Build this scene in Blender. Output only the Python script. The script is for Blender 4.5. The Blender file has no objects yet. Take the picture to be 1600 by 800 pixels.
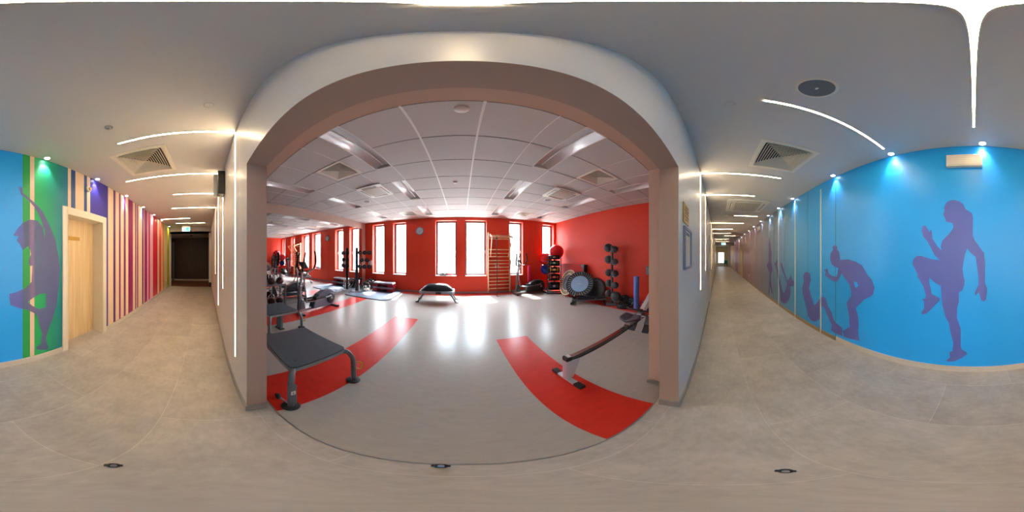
import bpy, bmesh, math, random
from mathutils import Vector, Matrix
from mathutils.geometry import tessellate_polygon
random.seed(4)
R = math.radians
PI = math.pi
scene = bpy.context.scene
col = scene.collection

# ------------------------------------------------------------------ camera, sky, sun, exposure
cam_data = bpy.data.cameras.new('camera')
cam_data.type = 'PANO'
try:
    cam_data.cycles.panorama_type = 'EQUIRECTANGULAR'
except Exception:
    cam_data.panorama_type = 'EQUIRECTANGULAR'
cam_data.clip_start = 0.01
cam = bpy.data.objects.new('camera', cam_data)
cam.location = (0, 0, 1.5)
cam.rotation_euler = (R(90), 0, -R((800 - 721.5) * 0.225))
col.objects.link(cam)
scene.camera = cam

EXPOSURE = 1.4
SKY = 20.0
SUN = 11.0
LED = 44.0
DOWN = 11.0
scene.view_settings.view_transform = 'Standard'
scene.view_settings.look = 'None'
scene.view_settings.gamma = 1.0
scene.view_settings.use_curve_mapping = False
scene.view_settings.exposure = EXPOSURE
try:
    scene.cycles.use_denoising = True
    scene.cycles.max_bounces = 10
    scene.cycles.diffuse_bounces = 6
    scene.cycles.glossy_bounces = 6
    scene.cycles.transparent_max_bounces = 12
    scene.cycles.sample_clamp_indirect = 6.0
    scene.cycles.caustics_reflective = False
    scene.cycles.caustics_refractive = False
    scene.cycles.use_light_tree = True
except Exception:
    pass

world = bpy.data.worlds.new('sky')
scene.world = world
world.use_nodes = True
bg = world.node_tree.nodes['Background']
bg.inputs[0].default_value = (0.77, 0.89, 1.0, 1)
bg.inputs[1].default_value = SKY
_nt = world.node_tree                      # overcast sky: brighter overhead than at the horizon
_g = _nt.nodes.new('ShaderNodeTexCoord'); _s = _nt.nodes.new('ShaderNodeSeparateXYZ')
_nt.links.new(_g.outputs['Generated'], _s.inputs[0])
_r = _nt.nodes.new('ShaderNodeMapRange'); _r.inputs['From Min'].default_value = 0.0; _r.inputs['From Max'].default_value = 0.8
_r.inputs['To Min'].default_value = SKY * 0.45; _r.inputs['To Max'].default_value = SKY * 1.5
_nt.links.new(_s.outputs['Z'], _r.inputs['Value']); _nt.links.new(_r.outputs['Result'], bg.inputs[1])

sun_d = bpy.data.lights.new('sun', 'SUN')
sun_d.energy = SUN
sun_d.angle = R(0.6)
sun_d.color = (1.0, 0.96, 0.88)
sun = bpy.data.objects.new('sun', sun_d)
sun.location = (-2, 16, 22)
sun.rotation_euler = Vector((0.22, -1.8, -2.92)).to_track_quat('-Z', 'Y').to_euler()
col.objects.link(sun)

WINDOWS = [(-3.90, -3.31), (-2.87, -2.29), (-1.04, -0.21), (0.14, 0.98), (1.93, 2.52), (3.47, 4.05)]
WZ0, WZ1 = 0.72, 2.93
YF, YG = 6.40, 6.64            # inner face of the window wall, plane of the glazing
for (a, b) in WINDOWS:          # sky portals that only guide the sampling of the daylight
    ld = bpy.data.lights.new('window_portal', 'AREA')
    ld.shape = 'RECTANGLE'
    ld.size = b - a
    ld.size_y = WZ1 - WZ0
    ld.cycles.is_portal = True
    lo = bpy.data.objects.new('window_portal', ld)
    lo.location = ((a + b) / 2, YG + 0.12, (WZ0 + WZ1) / 2)
    lo.rotation_euler = (R(-90), 0, 0)
    col.objects.link(lo)

# ------------------------------------------------------------------ helpers
def lin(c):
    out = []
    for v in c[:3]:
        v = v / 255.0
        out.append(v / 12.92 if v <= 0.04045 else ((v + 0.055) / 1.055) ** 2.4)
    return tuple(out) + (1.0,)

_mats = {}
def mat(name, rgb, rough=0.5, metal=0.0, noise=0.0, scale=20.0, coat=0.0, spec=0.5, bump=0.0, stretch=None):
    if name in _mats:
        return _mats[name]
    m = bpy.data.materials.new(name)
    m.use_nodes = True
    nt = m.node_tree
    b = nt.nodes['Principled BSDF']
    b.inputs['Roughness'].default_value = rough
    b.inputs['Metallic'].default_value = metal
    b.inputs['Specular IOR Level'].default_value = spec
    if coat:
        b.inputs['Coat Weight'].default_value = coat
    tc = nt.nodes.new('ShaderNodeTexCoord')
    nz = nt.nodes.new('ShaderNodeTexNoise')
    nz.inputs['Scale'].default_value = scale
    nz.inputs['Detail'].default_value = 6
    src = tc.outputs['Object']
    if stretch:
        mp = nt.nodes.new('ShaderNodeMapping')
        mp.inputs['Scale'].default_value = stretch
        nt.links.new(src, mp.inputs['Vector'])
        src = mp.outputs['Vector']
    nt.links.new(src, nz.inputs['Vector'])
    mx = nt.nodes.new('ShaderNodeMix')
    mx.data_type = 'RGBA'
    c = lin(rgb)
    k = noise if noise else 0.02
    mx.inputs['A'].default_value = tuple(v * (1 - k) for v in c[:3]) + (1,)
    mx.inputs['B'].default_value = tuple(min(1, v * (1 + k)) for v in c[:3]) + (1,)
    nt.links.new(nz.outputs['Fac'], mx.inputs['Factor'])
    nt.links.new(mx.outputs['Result'], b.inputs['Base Color'])
    if bump:
        bp = nt.nodes.new('ShaderNodeBump')
        bp.inputs['Strength'].default_value = bump
        bp.inputs['Distance'].default_value = 0.002
        nt.links.new(nz.outputs['Fac'], bp.inputs['Height'])
        nt.links.new(bp.outputs['Normal'], b.inputs['Normal'])
    _mats[name] = m
    return m

def emit(name, rgb, strength):
    if name in _mats:
        return _mats[name]
    m = bpy.data.materials.new(name)
    m.use_nodes = True
    nt = m.node_tree
    nt.nodes.remove(nt.nodes['Principled BSDF'])
    e = nt.nodes.new('ShaderNodeEmission')
    e.inputs[0].default_value = tuple(rgb) + (1,)
    e.inputs[1].default_value = strength
    nt.links.new(e.outputs[0], nt.nodes['Material Output'].inputs['Surface'])
    _mats[name] = m
    return m

class MB:
    """collects shapes and links them as one mesh object"""
    def __init__(s):
        s.v = []; s.f = []; s.mi = []; s.sm = []; s.cur = 0; s.M = Matrix()
    def add(s, verts, faces, smooth=False):
        o = len(s.v)
        for p in verts:
            q = s.M @ Vector(p)
            s.v.append((q.x, q.y, q.z))
        for f in faces:
            s.f.append([o + i for i in f]); s.mi.append(s.cur); s.sm.append(smooth)
        return s
    def box(s, c, d, rot=(0, 0, 0)):
        x, y, z = d[0] / 2, d[1] / 2, d[2] / 2
        vs = [(-x, -y, -z), (x, -y, -z), (x, y, -z), (-x, y, -z), (-x, -y, z), (x, -y, z), (x, y, z), (-x, y, z)]
        if any(rot):
            m = Matrix.Rotation(rot[2], 3, 'Z') @ Matrix.Rotation(rot[1], 3, 'Y') @ Matrix.Rotation(rot[0], 3, 'X')
            vs = [tuple(m @ Vector(p)) for p in vs]
        vs = [(p[0] + c[0], p[1] + c[1], p[2] + c[2]) for p in vs]
        return s.add(vs, [(0, 3, 2, 1), (4, 5, 6, 7), (0, 1, 5, 4), (1, 2, 6, 5), (2, 3, 7, 6), (3, 0, 4, 7)])
    def bb(s, x0, x1, y0, y1, z0, z1):
        return s.box(((x0 + x1) / 2, (y0 + y1) / 2, (z0 + z1) / 2), (abs(x1 - x0), abs(y1 - y0), abs(z1 - z0)))
    def beam(s, p0, p1, w, h, up=(0, 0, 1)):
        a, b = Vector(p0), Vector(p1)
        d = (b - a).normalized()
        u = Vector(up)
        if abs(d.dot(u)) > 0.98:
            u = Vector((0, 1, 0))
        x = d.cross(u).normalized() * (w / 2)
        y = x.cross(d).normalized() * (h / 2)
        vs = [a - x - y, a + x - y, a + x + y, a - x + y, b - x - y, b + x - y, b + x + y, b - x + y]
        return s.add(vs, [(0, 1, 2, 3), (7, 6, 5, 4), (0, 4, 5, 1), (1, 5, 6, 2), (2, 6, 7, 3), (3, 7, 4, 0)])
    def tube(s, pts, r, seg=10, closed=False, caps=True):
        pts = [Vector(p) for p in pts]
        if not closed and len(pts) >= 4 and not isinstance(r, (list, tuple)):
            out = []
            for i in range(len(pts) - 1):
                p0, p1, p2, p3 = pts[max(i - 1, 0)], pts[i], pts[i + 1], pts[min(i + 2, len(pts) - 1)]
                for k in range(4):
                    u = k / 4
                    out.append(0.5 * ((2 * p1) + (p2 - p0) * u + (2 * p0 - 5 * p1 + 4 * p2 - p3) * u * u + (3 * p1 - p0 - 3 * p2 + p3) * u ** 3))
            pts = out + [pts[-1]]
        n = len(pts)
        rs = r if isinstance(r, (list, tuple)) else [r] * n
        rings = []
        prev = None
        for i, p in enumerate(pts):
            if closed:
                t = (pts[(i + 1) % n] - pts[i - 1]).normalized()
            else:
                t = (pts[min(i + 1, n - 1)] - pts[max(i - 1, 0)]).normalized()
            if prev is None:
                u = Vector((0, 0, 1)) if abs(t.z) < 0.9 else Vector((1, 0, 0))
                a = t.cross(u).normalized()
            else:
                a = (prev - t * prev.dot(t))
                a = a.normalized() if a.length > 1e-6 else t.orthogonal().normalized()
            prev = a
            b = t.cross(a).normalized()
            rings.append([p + (a * math.cos(2 * PI * k / seg) + b * math.sin(2 * PI * k / seg)) * rs[i] for k in range(seg)])
        vs = [q for ring in rings for q in ring]
        fs = []
        m = n if closed else n - 1
        for i in range(m):
            j = (i + 1) % n
            for k in range(seg):
                l = (k + 1) % seg
                fs.append((i * seg + k, i * seg + l, j * seg + l, j * seg + k))
        s.add(vs, fs, True)
        if caps and not closed:
            s.add(rings[0], [tuple(reversed(range(seg)))])
            s.add(rings[-1], [tuple(range(seg))])
        return s
    def cyl(s, p0, p1, r, seg=20, r1=None):
        return s.tube([p0, p1], [r, r if r1 is None else r1], seg)
    def lathe(s, prof, c=(0, 0, 0), axis='Z', seg=28, smooth=True):
        vs = []; fs = []
        for (r, z) in prof:
            for k in range(seg):
                a = 2 * PI * k / seg
                q = (r * math.cos(a), r * math.sin(a), z)
                if axis == 'X': q = (q[2], q[0], q[1])
                if axis == 'Y': q = (q[0], q[2], q[1])
                vs.append((q[0] + c[0], q[1] + c[1], q[2] + c[2]))
        for i in range(len(prof) - 1):
            for k in range(seg):
                l = (k + 1) % seg
                f = (i * seg + k, i * seg + l, (i + 1) * seg + l, (i + 1) * seg + k)
                fs.append(f if axis != 'Y' else f[::-1])
        return s.add(vs, fs, smooth)
    def sph(s, c, r, seg=24, rings=14, sc=(1, 1, 1)):
        prof = [(max(1e-4, r * math.sin(PI * i / rings)), -r * math.cos(PI * i / rings)) for i in range(rings + 1)]
        vs = []; fs = []
        for (rr, z) in prof:
            for k in range(seg):
                a = 2 * PI * k / seg
                vs.append((c[0] + rr * math.cos(a) * sc[0], c[1] + rr * math.sin(a) * sc[1], c[2] + z * sc[2]))
        for i in range(rings):
            for k in range(seg):
                l = (k + 1) % seg
                fs.append((i * seg + k, i * seg + l, (i + 1) * seg + l, (i + 1) * seg + k))
        return s.add(vs, fs, True)
    def prism(s, poly, a, b, plane='XY'):
        """poly in two axes, pushed from a to b along the third"""
        def q(p, w):
            if plane == 'XY': return (p[0], p[1], w)
            if plane == 'XZ': return (p[0], w, p[1])
            return (w, p[0], p[1])
        n = len(poly)
        tri = tessellate_polygon([[Vector((p[0], p[1], 0)) for p in poly]])
        s.add([q(p, a) for p in poly], [tuple(t) for t in tri])
        s.add([q(p, b) for p in poly], [tuple(reversed(t)) for t in tri])
        s.add([q(p, a) for p in poly] + [q(p, b) for p in poly], [(i, (i + 1) % n, n + (i + 1) % n, n + i) for i in range(n)])
        return s
    def torus(s, c, R_, r, axis='Z', seg=40, sub=10, sc=(1, 1)):
        pts = []
        for k in range(seg):
            a = 2 * PI * k / seg
            p = (R_ * math.cos(a) * sc[0], R_ * math.sin(a) * sc[1], 0)
            if axis == 'X': p = (0, p[0], p[1])
            if axis == 'Y': p = (p[0], 0, p[1])
            pts.append((p[0] + c[0], p[1] + c[1], p[2] + c[2]))
        return s.tube(pts, r, sub, closed=True)
    def build(s, name, m, parent=None, loc=(0, 0, 0), rot=(0, 0, 0), bev=0.0, seg=2):
        me = bpy.data.meshes.new(name)
        me.from_pydata(s.v, [], s.f)
        for x in (m if isinstance(m, (list, tuple)) else [m]):
            me.materials.append(x)
        me.polygons.foreach_set('material_index', s.mi)
        me.polygons.foreach_set('use_smooth', s.sm)
        b = bmesh.new(); b.from_mesh(me)
        bmesh.ops.remove_doubles(b, verts=b.verts, dist=1e-5)
        bmesh.ops.recalc_face_normals(b, faces=b.faces)
        b.to_mesh(me); b.free()
        me.update()
        o = bpy.data.objects.new(name, me)
        o.location = loc; o.rotation_euler = rot
        col.objects.link(o)
        if parent is not None:
            o.parent = parent
        if bev:
            md = o.modifiers.new('edge', 'BEVEL')
            md.width = bev; md.segments = seg; md.limit_method = 'ANGLE'; md.angle_limit = R(40)
            md.harden_normals = False
        return o

def tag(o, label=None, cat=None, group=None, kind=None):
    if label: o['label'] = label
    if cat: o['category'] = cat
    if group: o['group'] = group
    if kind: o['kind'] = kind
    return o

def thing(name, label, cat, loc=(0, 0, 0), rz=0.0, group=None, rot=None):
    o = bpy.data.objects.new(name, None)
    o.empty_display_size = 0.1
    o.location = loc
    o.rotation_euler = rot if rot else (0, 0, rz)
    col.objects.link(o)
    return tag(o, label, cat, group)

def struct(mb, name, m, bev=0.0):
    return tag(mb.build(name, m, bev=bev), kind='structure')

def dup(root, loc, rz=None, label=None, rot=None, scale=None):
    r = root.copy(); col.objects.link(r)
    r.location = loc
    if rz is not None: r.rotation_euler = (0, 0, rz)
    if rot is not None: r.rotation_euler = rot
    if scale: r.scale = (scale,) * 3
    if label: r['label'] = label
    for ch in list(root.children):
        c = ch.copy(); col.objects.link(c); c.parent = r
        for g in list(ch.children):
            d = g.copy(); col.objects.link(d); d.parent = c
    return r

def text(name, body, size, m, parent, loc, rot, depth=0.0008, align='CENTER'):
    cu = bpy.data.curves.new(name, 'FONT')
    cu.body = body; cu.size = size; cu.extrude = depth
    cu.align_x = align; cu.align_y = 'CENTER'
    o = bpy.data.objects.new(name, cu)
    col.objects.link(o)
    bpy.context.view_layer.update()
    dg = bpy.context.evaluated_depsgraph_get()
    me = bpy.data.meshes.new_from_object(o.evaluated_get(dg))
    bpy.data.objects.remove(o)
    me.materials.clear(); me.materials.append(m)
    t = bpy.data.objects.new(name, me)
    col.objects.link(t)
    t.location = loc; t.rotation_euler = rot
    if parent is not None: t.parent = parent
    return t

# ------------------------------------------------------------------ materials
def node_mat(name, rough, build, spec=0.5):
    m = bpy.data.materials.new(name)
    m.use_nodes = True
    nt = m.node_tree
    b = nt.nodes['Principled BSDF']
    b.inputs['Roughness'].default_value = rough
    b.inputs['Specular IOR Level'].default_value = spec
    build(nt, b)
    return m

def ramp(nt, stops, interp='LINEAR'):
    cr = nt.nodes.new('ShaderNodeValToRGB')
    cr.color_ramp.interpolation = interp
    e = cr.color_ramp.elements
    while len(e) > 1: e.remove(e[-1])
    e[0].position = stops[0][0]; e[0].color = stops[0][1]
    for p, c in stops[1:]:
        n = e.new(p); n.color = c
    return cr

def pos_x(nt, x0, x1, axis='X'):
    g = nt.nodes.new('ShaderNodeNewGeometry')
    sp = nt.nodes.new('ShaderNodeSeparateXYZ')
    nt.links.new(g.outputs['Position'], sp.inputs[0])
    mr = nt.nodes.new('ShaderNodeMapRange')
    mr.inputs['From Min'].default_value = x0
    mr.inputs['From Max'].default_value = x1
    nt.links.new(sp.outputs[axis], mr.inputs['Value'])
    return mr.outputs['Result']

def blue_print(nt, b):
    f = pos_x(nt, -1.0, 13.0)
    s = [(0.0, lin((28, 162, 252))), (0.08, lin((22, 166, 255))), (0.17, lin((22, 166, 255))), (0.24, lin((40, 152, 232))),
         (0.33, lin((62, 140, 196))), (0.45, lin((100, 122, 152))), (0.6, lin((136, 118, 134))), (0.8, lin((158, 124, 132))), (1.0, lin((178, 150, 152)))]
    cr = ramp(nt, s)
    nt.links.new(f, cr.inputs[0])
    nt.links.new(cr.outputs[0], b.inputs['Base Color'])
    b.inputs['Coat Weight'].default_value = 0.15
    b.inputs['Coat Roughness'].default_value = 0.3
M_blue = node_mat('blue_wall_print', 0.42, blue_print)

def green_print(nt, b):
    f = pos_x(nt, -1.0, -1.56)
    cr = ramp(nt, [(0, lin((38, 172, 96))), (0.45, lin((24, 150, 120))), (1, lin((14, 112, 158)))])
    nt.links.new(f, cr.inputs[0]); nt.links.new(cr.outputs[0], b.inputs['Base Color'])
M_green_print = node_mat('green_to_teal_print', 0.42, green_print)

def stone(nt, b):
    tc = nt.nodes.new('ShaderNodeTexCoord')
    mp = nt.nodes.new('ShaderNodeMapping')
    mp.inputs['Location'].default_value = (0.35, 0.27, 0)
    nt.links.new(tc.outputs['Object'], mp.inputs[0])
    br = nt.nodes.new('ShaderNodeTexBrick')
    br.offset = 0.5
    br.inputs['Scale'].default_value = 1.0
    br.inputs['Mortar Size'].default_value = 0.0025
    br.inputs['Mortar Smooth'].default_value = 0.2
    br.inputs['Brick Width'].default_value = 1.2
    br.inputs['Row Height'].default_value = 0.6
    br.inputs['Color1'].default_value = lin((180, 173, 165))
    br.inputs['Color2'].default_value = lin((168, 161, 154))
    br.inputs['Mortar'].default_value = lin((194, 189, 180))
    nt.links.new(mp.outputs[0], br.inputs[0])
    n1 = nt.nodes.new('ShaderNodeTexNoise'); n1.inputs['Scale'].default_value = 3.2; n1.inputs['Detail'].default_value = 10; n1.inputs['Roughness'].default_value = 0.7
    nt.links.new(tc.outputs['Object'], n1.inputs[0])
    n2 = nt.nodes.new('ShaderNodeTexNoise'); n2.inputs['Scale'].default_value = 26; n2.inputs['Detail'].default_value = 8
    mp2 = nt.nodes.new('ShaderNodeMapping'); mp2.inputs['Scale'].default_value = (0.6, 1.1, 1)
    nt.links.new(tc.outputs['Object'], mp2.inputs[0]); nt.links.new(mp2.outputs[0], n2.inputs[0])
    cr = ramp(nt, [(0.3, (0.78, 0.78, 0.78, 1)), (0.7, (1.1, 1.1, 1.1, 1))])
    nt.links.new(n1.outputs['Fac'], cr.inputs[0])
    cr2 = ramp(nt, [(0.3, (0.92, 0.92, 0.92, 1)), (0.7, (1.06, 1.06, 1.06, 1))])
    nt.links.new(n2.outputs['Fac'], cr2.inputs[0])
    m1 = nt.nodes.new('ShaderNodeMix'); m1.data_type = 'RGBA'; m1.blend_type = 'MULTIPLY'; m1.inputs['Factor'].default_value = 1
    nt.links.new(br.outputs[0], m1.inputs['A']); nt.links.new(cr.outputs[0], m1.inputs['B'])
    m2 = nt.nodes.new('ShaderNodeMix'); m2.data_type = 'RGBA'; m2.blend_type = 'MULTIPLY'; m2.inputs['Factor'].default_value = 1
    nt.links.new(m1.outputs['Result'], m2.inputs['A']); nt.links.new(cr2.outputs[0], m2.inputs['B'])
    nt.links.new(m2.outputs['Result'], b.inputs['Base Color'])
M_stone = node_mat('large_stone_tiles', 0.42, stone, 0.4)

def lino(c1, amp=0.12):
    def f(nt, b):
        tc = nt.nodes.new('ShaderNodeTexCoord')
        n1 = nt.nodes.new('ShaderNodeTexNoise'); n1.inputs['Scale'].default_value = 14; n1.inputs['Detail'].default_value = 10; n1.inputs['Roughness'].default_value = 0.75
        mp = nt.nodes.new('ShaderNodeMapping'); mp.inputs['Scale'].default_value = (0.45, 1.3, 1)
        nt.links.new(tc.outputs['Object'], mp.inputs[0]); nt.links.new(mp.outputs[0], n1.inputs[0])
        a = lin(c1)
        cr = ramp(nt, [(0.3, tuple(v * (1 - amp) for v in a[:3]) + (1,)), (0.7, tuple(v * (1 + amp) for v in a[:3]) + (1,))])
        nt.links.new(n1.outputs['Fac'], cr.inputs[0]); nt.links.new(cr.outputs[0], b.inputs['Base Color'])
        n3 = nt.nodes.new('ShaderNodeTexNoise'); n3.inputs['Scale'].default_value = 260
        nt.links.new(tc.outputs['Object'], n3.inputs[0])
        bp = nt.nodes.new('ShaderNodeBump'); bp.inputs['Strength'].default_value = 0.08; bp.inputs['Distance'].default_value = 0.001
        nt.links.new(n3.outputs['Fac'], bp.inputs['Height']); nt.links.new(bp.outputs[0], b.inputs['Normal'])
    return f
M_lino = node_mat('grey_linoleum', 0.27, lino((164, 158, 151), 0.07), 0.16)
M_lino_red = node_mat('red_linoleum', 0.3, lino((196, 48, 36), 0.12), 0.18)

def wood(c1, c2, sc=(18, 18, 0.9)):
    def f(nt, b):
        tc = nt.nodes.new('ShaderNodeTexCoord')
        mp = nt.nodes.new('ShaderNodeMapping'); mp.inputs['Scale'].default_value = sc
        nt.links.new(tc.outputs['Object'], mp.inputs[0])
        n1 = nt.nodes.new('ShaderNodeTexNoise'); n1.inputs['Scale'].default_value = 1.6; n1.inputs['Detail'].default_value = 8
        nt.links.new(mp.outputs[0], n1.inputs[0])
        cr = ramp(nt, [(0.3, lin(c1)), (0.7, lin(c2))])
        nt.links.new(n1.outputs['Fac'], cr.inputs[0]); nt.links.new(cr.outputs[0], b.inputs['Base Color'])
    return f
M_oak = node_mat('pale_oak_veneer', 0.45, wood((206, 178, 136), (226, 202, 164)))
M_darkwood = node_mat('dark_brown_panelling', 0.5, wood((40, 26, 20), (58, 38, 28)))
M_beech = node_mat('beech_wood', 0.4, wood((222, 182, 134), (238, 204, 160), (10, 10, 2)))
M_woodfloor = node_mat('brown_wood_floor', 0.35, wood((96, 54, 30), (128, 76, 44), (3, 20, 3)))

M_wall = mat('white_wall_paint', (206, 203, 203), 0.38, scale=3)
M_ceil = mat('white_ceiling_paint', (202, 199, 198), 0.6, scale=3)
M_greige = mat('greige_paint', (176, 156, 144), 0.5, scale=3)
M_red = mat('red_wall_paint', (212, 50, 16), 0.55, noise=0.05, scale=2)
M_tile = mat('ceiling_tile_white', (186, 183, 182), 0.75, noise=0.04, scale=90)
M_tbar = mat('white_ceiling_rail', (226, 224, 222), 0.45)
M_gap = mat('tile_joint_grey', (96, 92, 90), 0.8)
M_base = mat('grey_baseboard', (150, 148, 146), 0.45, scale=30)
M_base_light = mat('pale_stone_baseboard', (196, 190, 182), 0.45, noise=0.06, scale=30)
M_base_brown = mat('brown_stone_baseboard', (150, 128, 96), 0.45, noise=0.06, scale=30)
M_peach = mat('cream_stripe_paint', (226, 198, 176), 0.42)
M_frame_white = mat('white_lacquer', (222, 216, 204), 0.35)
M_plastic_white = mat('white_plastic', (226, 224, 216), 0.35)
M_black = mat('black_plastic', (26, 26, 28), 0.4, noise=0.1)
M_rubber = mat('black_rubber', (34, 35, 38), 0.65, noise=0.15, scale=60)
M_vinyl = mat('black_vinyl', (24, 26, 30), 0.28, noise=0.1)
M_silver = mat('silver_painted_steel', (150, 154, 160), 0.32, metal=0.75)
M_grey_metal = mat('grey_painted_steel', (112, 118, 126), 0.35, metal=0.5)
M_chrome = mat('chrome', (220, 220, 224), 0.08, metal=1.0)
M_white_metal = mat('white_painted_steel', (206, 210, 220), 0.3, metal=0.3)
M_mirror = mat('mirror_silvering', (238, 240, 240), 0.0, metal=1.0)
M_slate = mat('slate_rubber_top', (74, 82, 92), 0.7, noise=0.18, scale=140, bump=0.3)
M_mat_grey = mat('blue_grey_mat_foam', (88, 96, 112), 0.55, noise=0.12, scale=60)
M_yellow = mat('yellow_plastic', (222, 176, 24), 0.35)
M_blue_roll = mat('blue_foam', (96, 132, 214), 0.8, noise=0.1, scale=120, bump=0.3)
M_pink_roll = mat('pink_foam', (206, 40, 92), 0.8, noise=0.1, scale=120)
M_red_ball = mat('red_ball_vinyl', (214, 24, 34), 0.22)
M_blue_ball = mat('blue_ball_vinyl', (22, 66, 164), 0.22)
M_medball = mat('charcoal_ball_rubber', (62, 66, 72), 0.55, noise=0.18, scale=80)
M_step_red = mat('maroon_step_plastic', (156, 22, 36), 0.4)
M_step_grey = mat('grey_step_plastic', (150, 152, 158), 0.45, noise=0.1, scale=90)
M_ltblue = mat('light_blue_fabric', (142, 178, 214), 0.7, noise=0.08, scale=120)
M_tan = mat('tan_bungee_cord', (222, 206, 168), 0.6)
M_brass = mat('brushed_brass', (168, 134, 70), 0.35, metal=0.8, noise=0.12, scale=40)
M_engrave = mat('engraved_dark', (62, 44, 22), 0.6)
M_outlet = mat('ivory_plastic', (214, 196, 160), 0.4)
M_seat = mat('grey_seat_plastic', (74, 72, 84), 0.42)
M_rail = mat('brushed_rail_steel', (176, 150, 146), 0.2, metal=0.9)
M_led = emit('warm_led_diffuser', (1.0, 0.76, 0.45), LED)
M_lamp = emit('downlight_lens', (0.92, 0.97, 1.0), 9.0)
M_exit_green = emit('exit_sign_green', (0.02, 0.42, 0.20), 1.1)
M_exit_white = emit('exit_sign_white', (0.65, 1.0, 0.85), 1.5)

def glass_mat():
    m = bpy.data.materials.new('window_glass')
    m.use_nodes = True
    nt = m.node_tree
    nt.nodes.remove(nt.nodes['Principled BSDF'])
    t = nt.nodes.new('ShaderNodeBsdfTransparent')
    t.inputs[0].default_value = (0.95, 0.97, 0.97, 1)
    g = nt.nodes.new('ShaderNodeBsdfGlossy'); g.inputs['Roughness'].default_value = 0.02
    lw = nt.nodes.new('ShaderNodeLayerWeight'); lw.inputs['Blend'].default_value = 0.5
    pw = nt.nodes.new('ShaderNodeMath'); pw.operation = 'POWER'; pw.inputs[1].default_value = 4.0
    nt.links.new(lw.outputs['Facing'], pw.inputs[0])
    fr = nt.nodes.new('ShaderNodeMath'); fr.operation = 'MULTIPLY_ADD'; fr.inputs[1].default_value = 0.5; fr.inputs[2].default_value = 0.03
    nt.links.new(pw.outputs[0], fr.inputs[0])
    mx = nt.nodes.new('ShaderNodeMixShader')
    nt.links.new(fr.outputs[0], mx.inputs[0]); nt.links.new(t.outputs[0], mx.inputs[1]); nt.links.new(g.outputs[0], mx.inputs[2])
    nt.links.new(mx.outputs[0], nt.nodes['Material Output'].inputs['Surface'])
    return m
M_glass = glass_mat()

def film_mat():
    """see-through violet film of the wall silhouettes"""
    m = bpy.data.materials.new('violet_film')
    m.use_nodes = True
    nt = m.node_tree
    b = nt.nodes['Principled BSDF']
    b.inputs['Base Color'].default_value = lin((118, 96, 182))
    b.inputs['Roughness'].default_value = 0.42
    t = nt.nodes.new('ShaderNodeBsdfTransparent')
    mx = nt.nodes.new('ShaderNodeMixShader'); mx.inputs[0].default_value = 0.56
    nt.links.new(t.outputs[0], mx.inputs[1]); nt.links.new(b.outputs[0], mx.inputs[2])
    nt.links.new(mx.outputs[0], nt.nodes['Material Output'].inputs['Surface'])
    return m
M_film = film_mat()

# ------------------------------------------------------------------ the building
CZ, GZ = 2.90, 3.05           # corridor ceiling, gym ceiling
XL, XR = -4.30, 4.15          # gym side walls
YB, YW = -1.75, 0.27          # corridor walls
LX0, LX1 = -7.85, 23.8        # corridor ends

def cells(mb, xs, ys, pick, z, up=True):
    """grid of quads between the cut lines; pick(x, y) gives the material index or None for a hole"""
    xs = sorted(set(round(x, 4) for x in xs)); ys = sorted(set(round(y, 4) for y in ys))
    for i in range(len(xs) - 1):
        for j in range(len(ys) - 1):
            k = pick((xs[i] + xs[i + 1]) / 2, (ys[j] + ys[j + 1]) / 2)
            if k is None: continue
            mb.cur = k
            f = (0, 1, 2, 3) if up else (3, 2, 1, 0)
            mb.add([(xs[i], ys[j], z), (xs[i + 1], ys[j], z), (xs[i + 1], ys[j + 1], z), (xs[i], ys[j + 1], z)], [f])
    mb.cur = 0

# floors
mb = MB(); mb.bb(LX0, LX1, YB - 0.25, 0.45, -0.12, 0.0)
struct(mb, 'floor_corridor', M_stone)
mb = MB()
def pick_floor(x, y):
    if 0.56 < x < 1.09 and y < 2.60: return 1
    if -1.54 < x < -0.97 and y < 3.55: return 1
    if -3.58 < x < -3.05 and y < 4.9: return 1
    if x > 3.62 or y > 6.02: return 1
    return 0
cells(mb, [XL - 0.1, -3.58, -3.05, -1.54, -0.97, 0.56, 1.09, 3.62, XR + 0.1], [0.45, 2.60, 3.55, 4.9, 6.02, YF + 0.1], pick_floor, 0.0)
mb.bb(XL - 0.1, XR + 0.1, 0.45, YF + 0.1, -0.12, -0.01)
struct(mb, 'floor_gym', [M_lino, M_lino_red])
mb = MB(); mb.bb(-1.75, 1.40, 0.445, 0.453, 0.0, 0.002)
struct(mb, 'trim_threshold', M_silver)
mb = MB(); mb.bb(-9.9, LX0, -5.0, 3.2, -0.12, 0.0)
struct(mb, 'floor_lobby', M_woodfloor)

# corridor ceiling with openings for the air grilles
H1 = (-2.33, -1.68, -1.11, -0.44)
H2 = (1.56, 2.21, -1.11, -0.44)
def pick_c(x, y):
    for h in (H1, H2):
        if h[0] < x < h[1] and h[2] < y < h[3]: return None
    return 0
mb = MB()
cells(mb, [LX0, H1[0], H1[1], H2[0], H2[1], LX1], [YB - 0.1, H1[2], H1[3], YW + 0.02], pick_c, CZ, False)
mb.bb(LX0, LX1, YB - 0.1, YW + 0.02, CZ + 0.14, CZ + 0.2)
struct(mb, 'ceiling_corridor', M_ceil)

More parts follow.
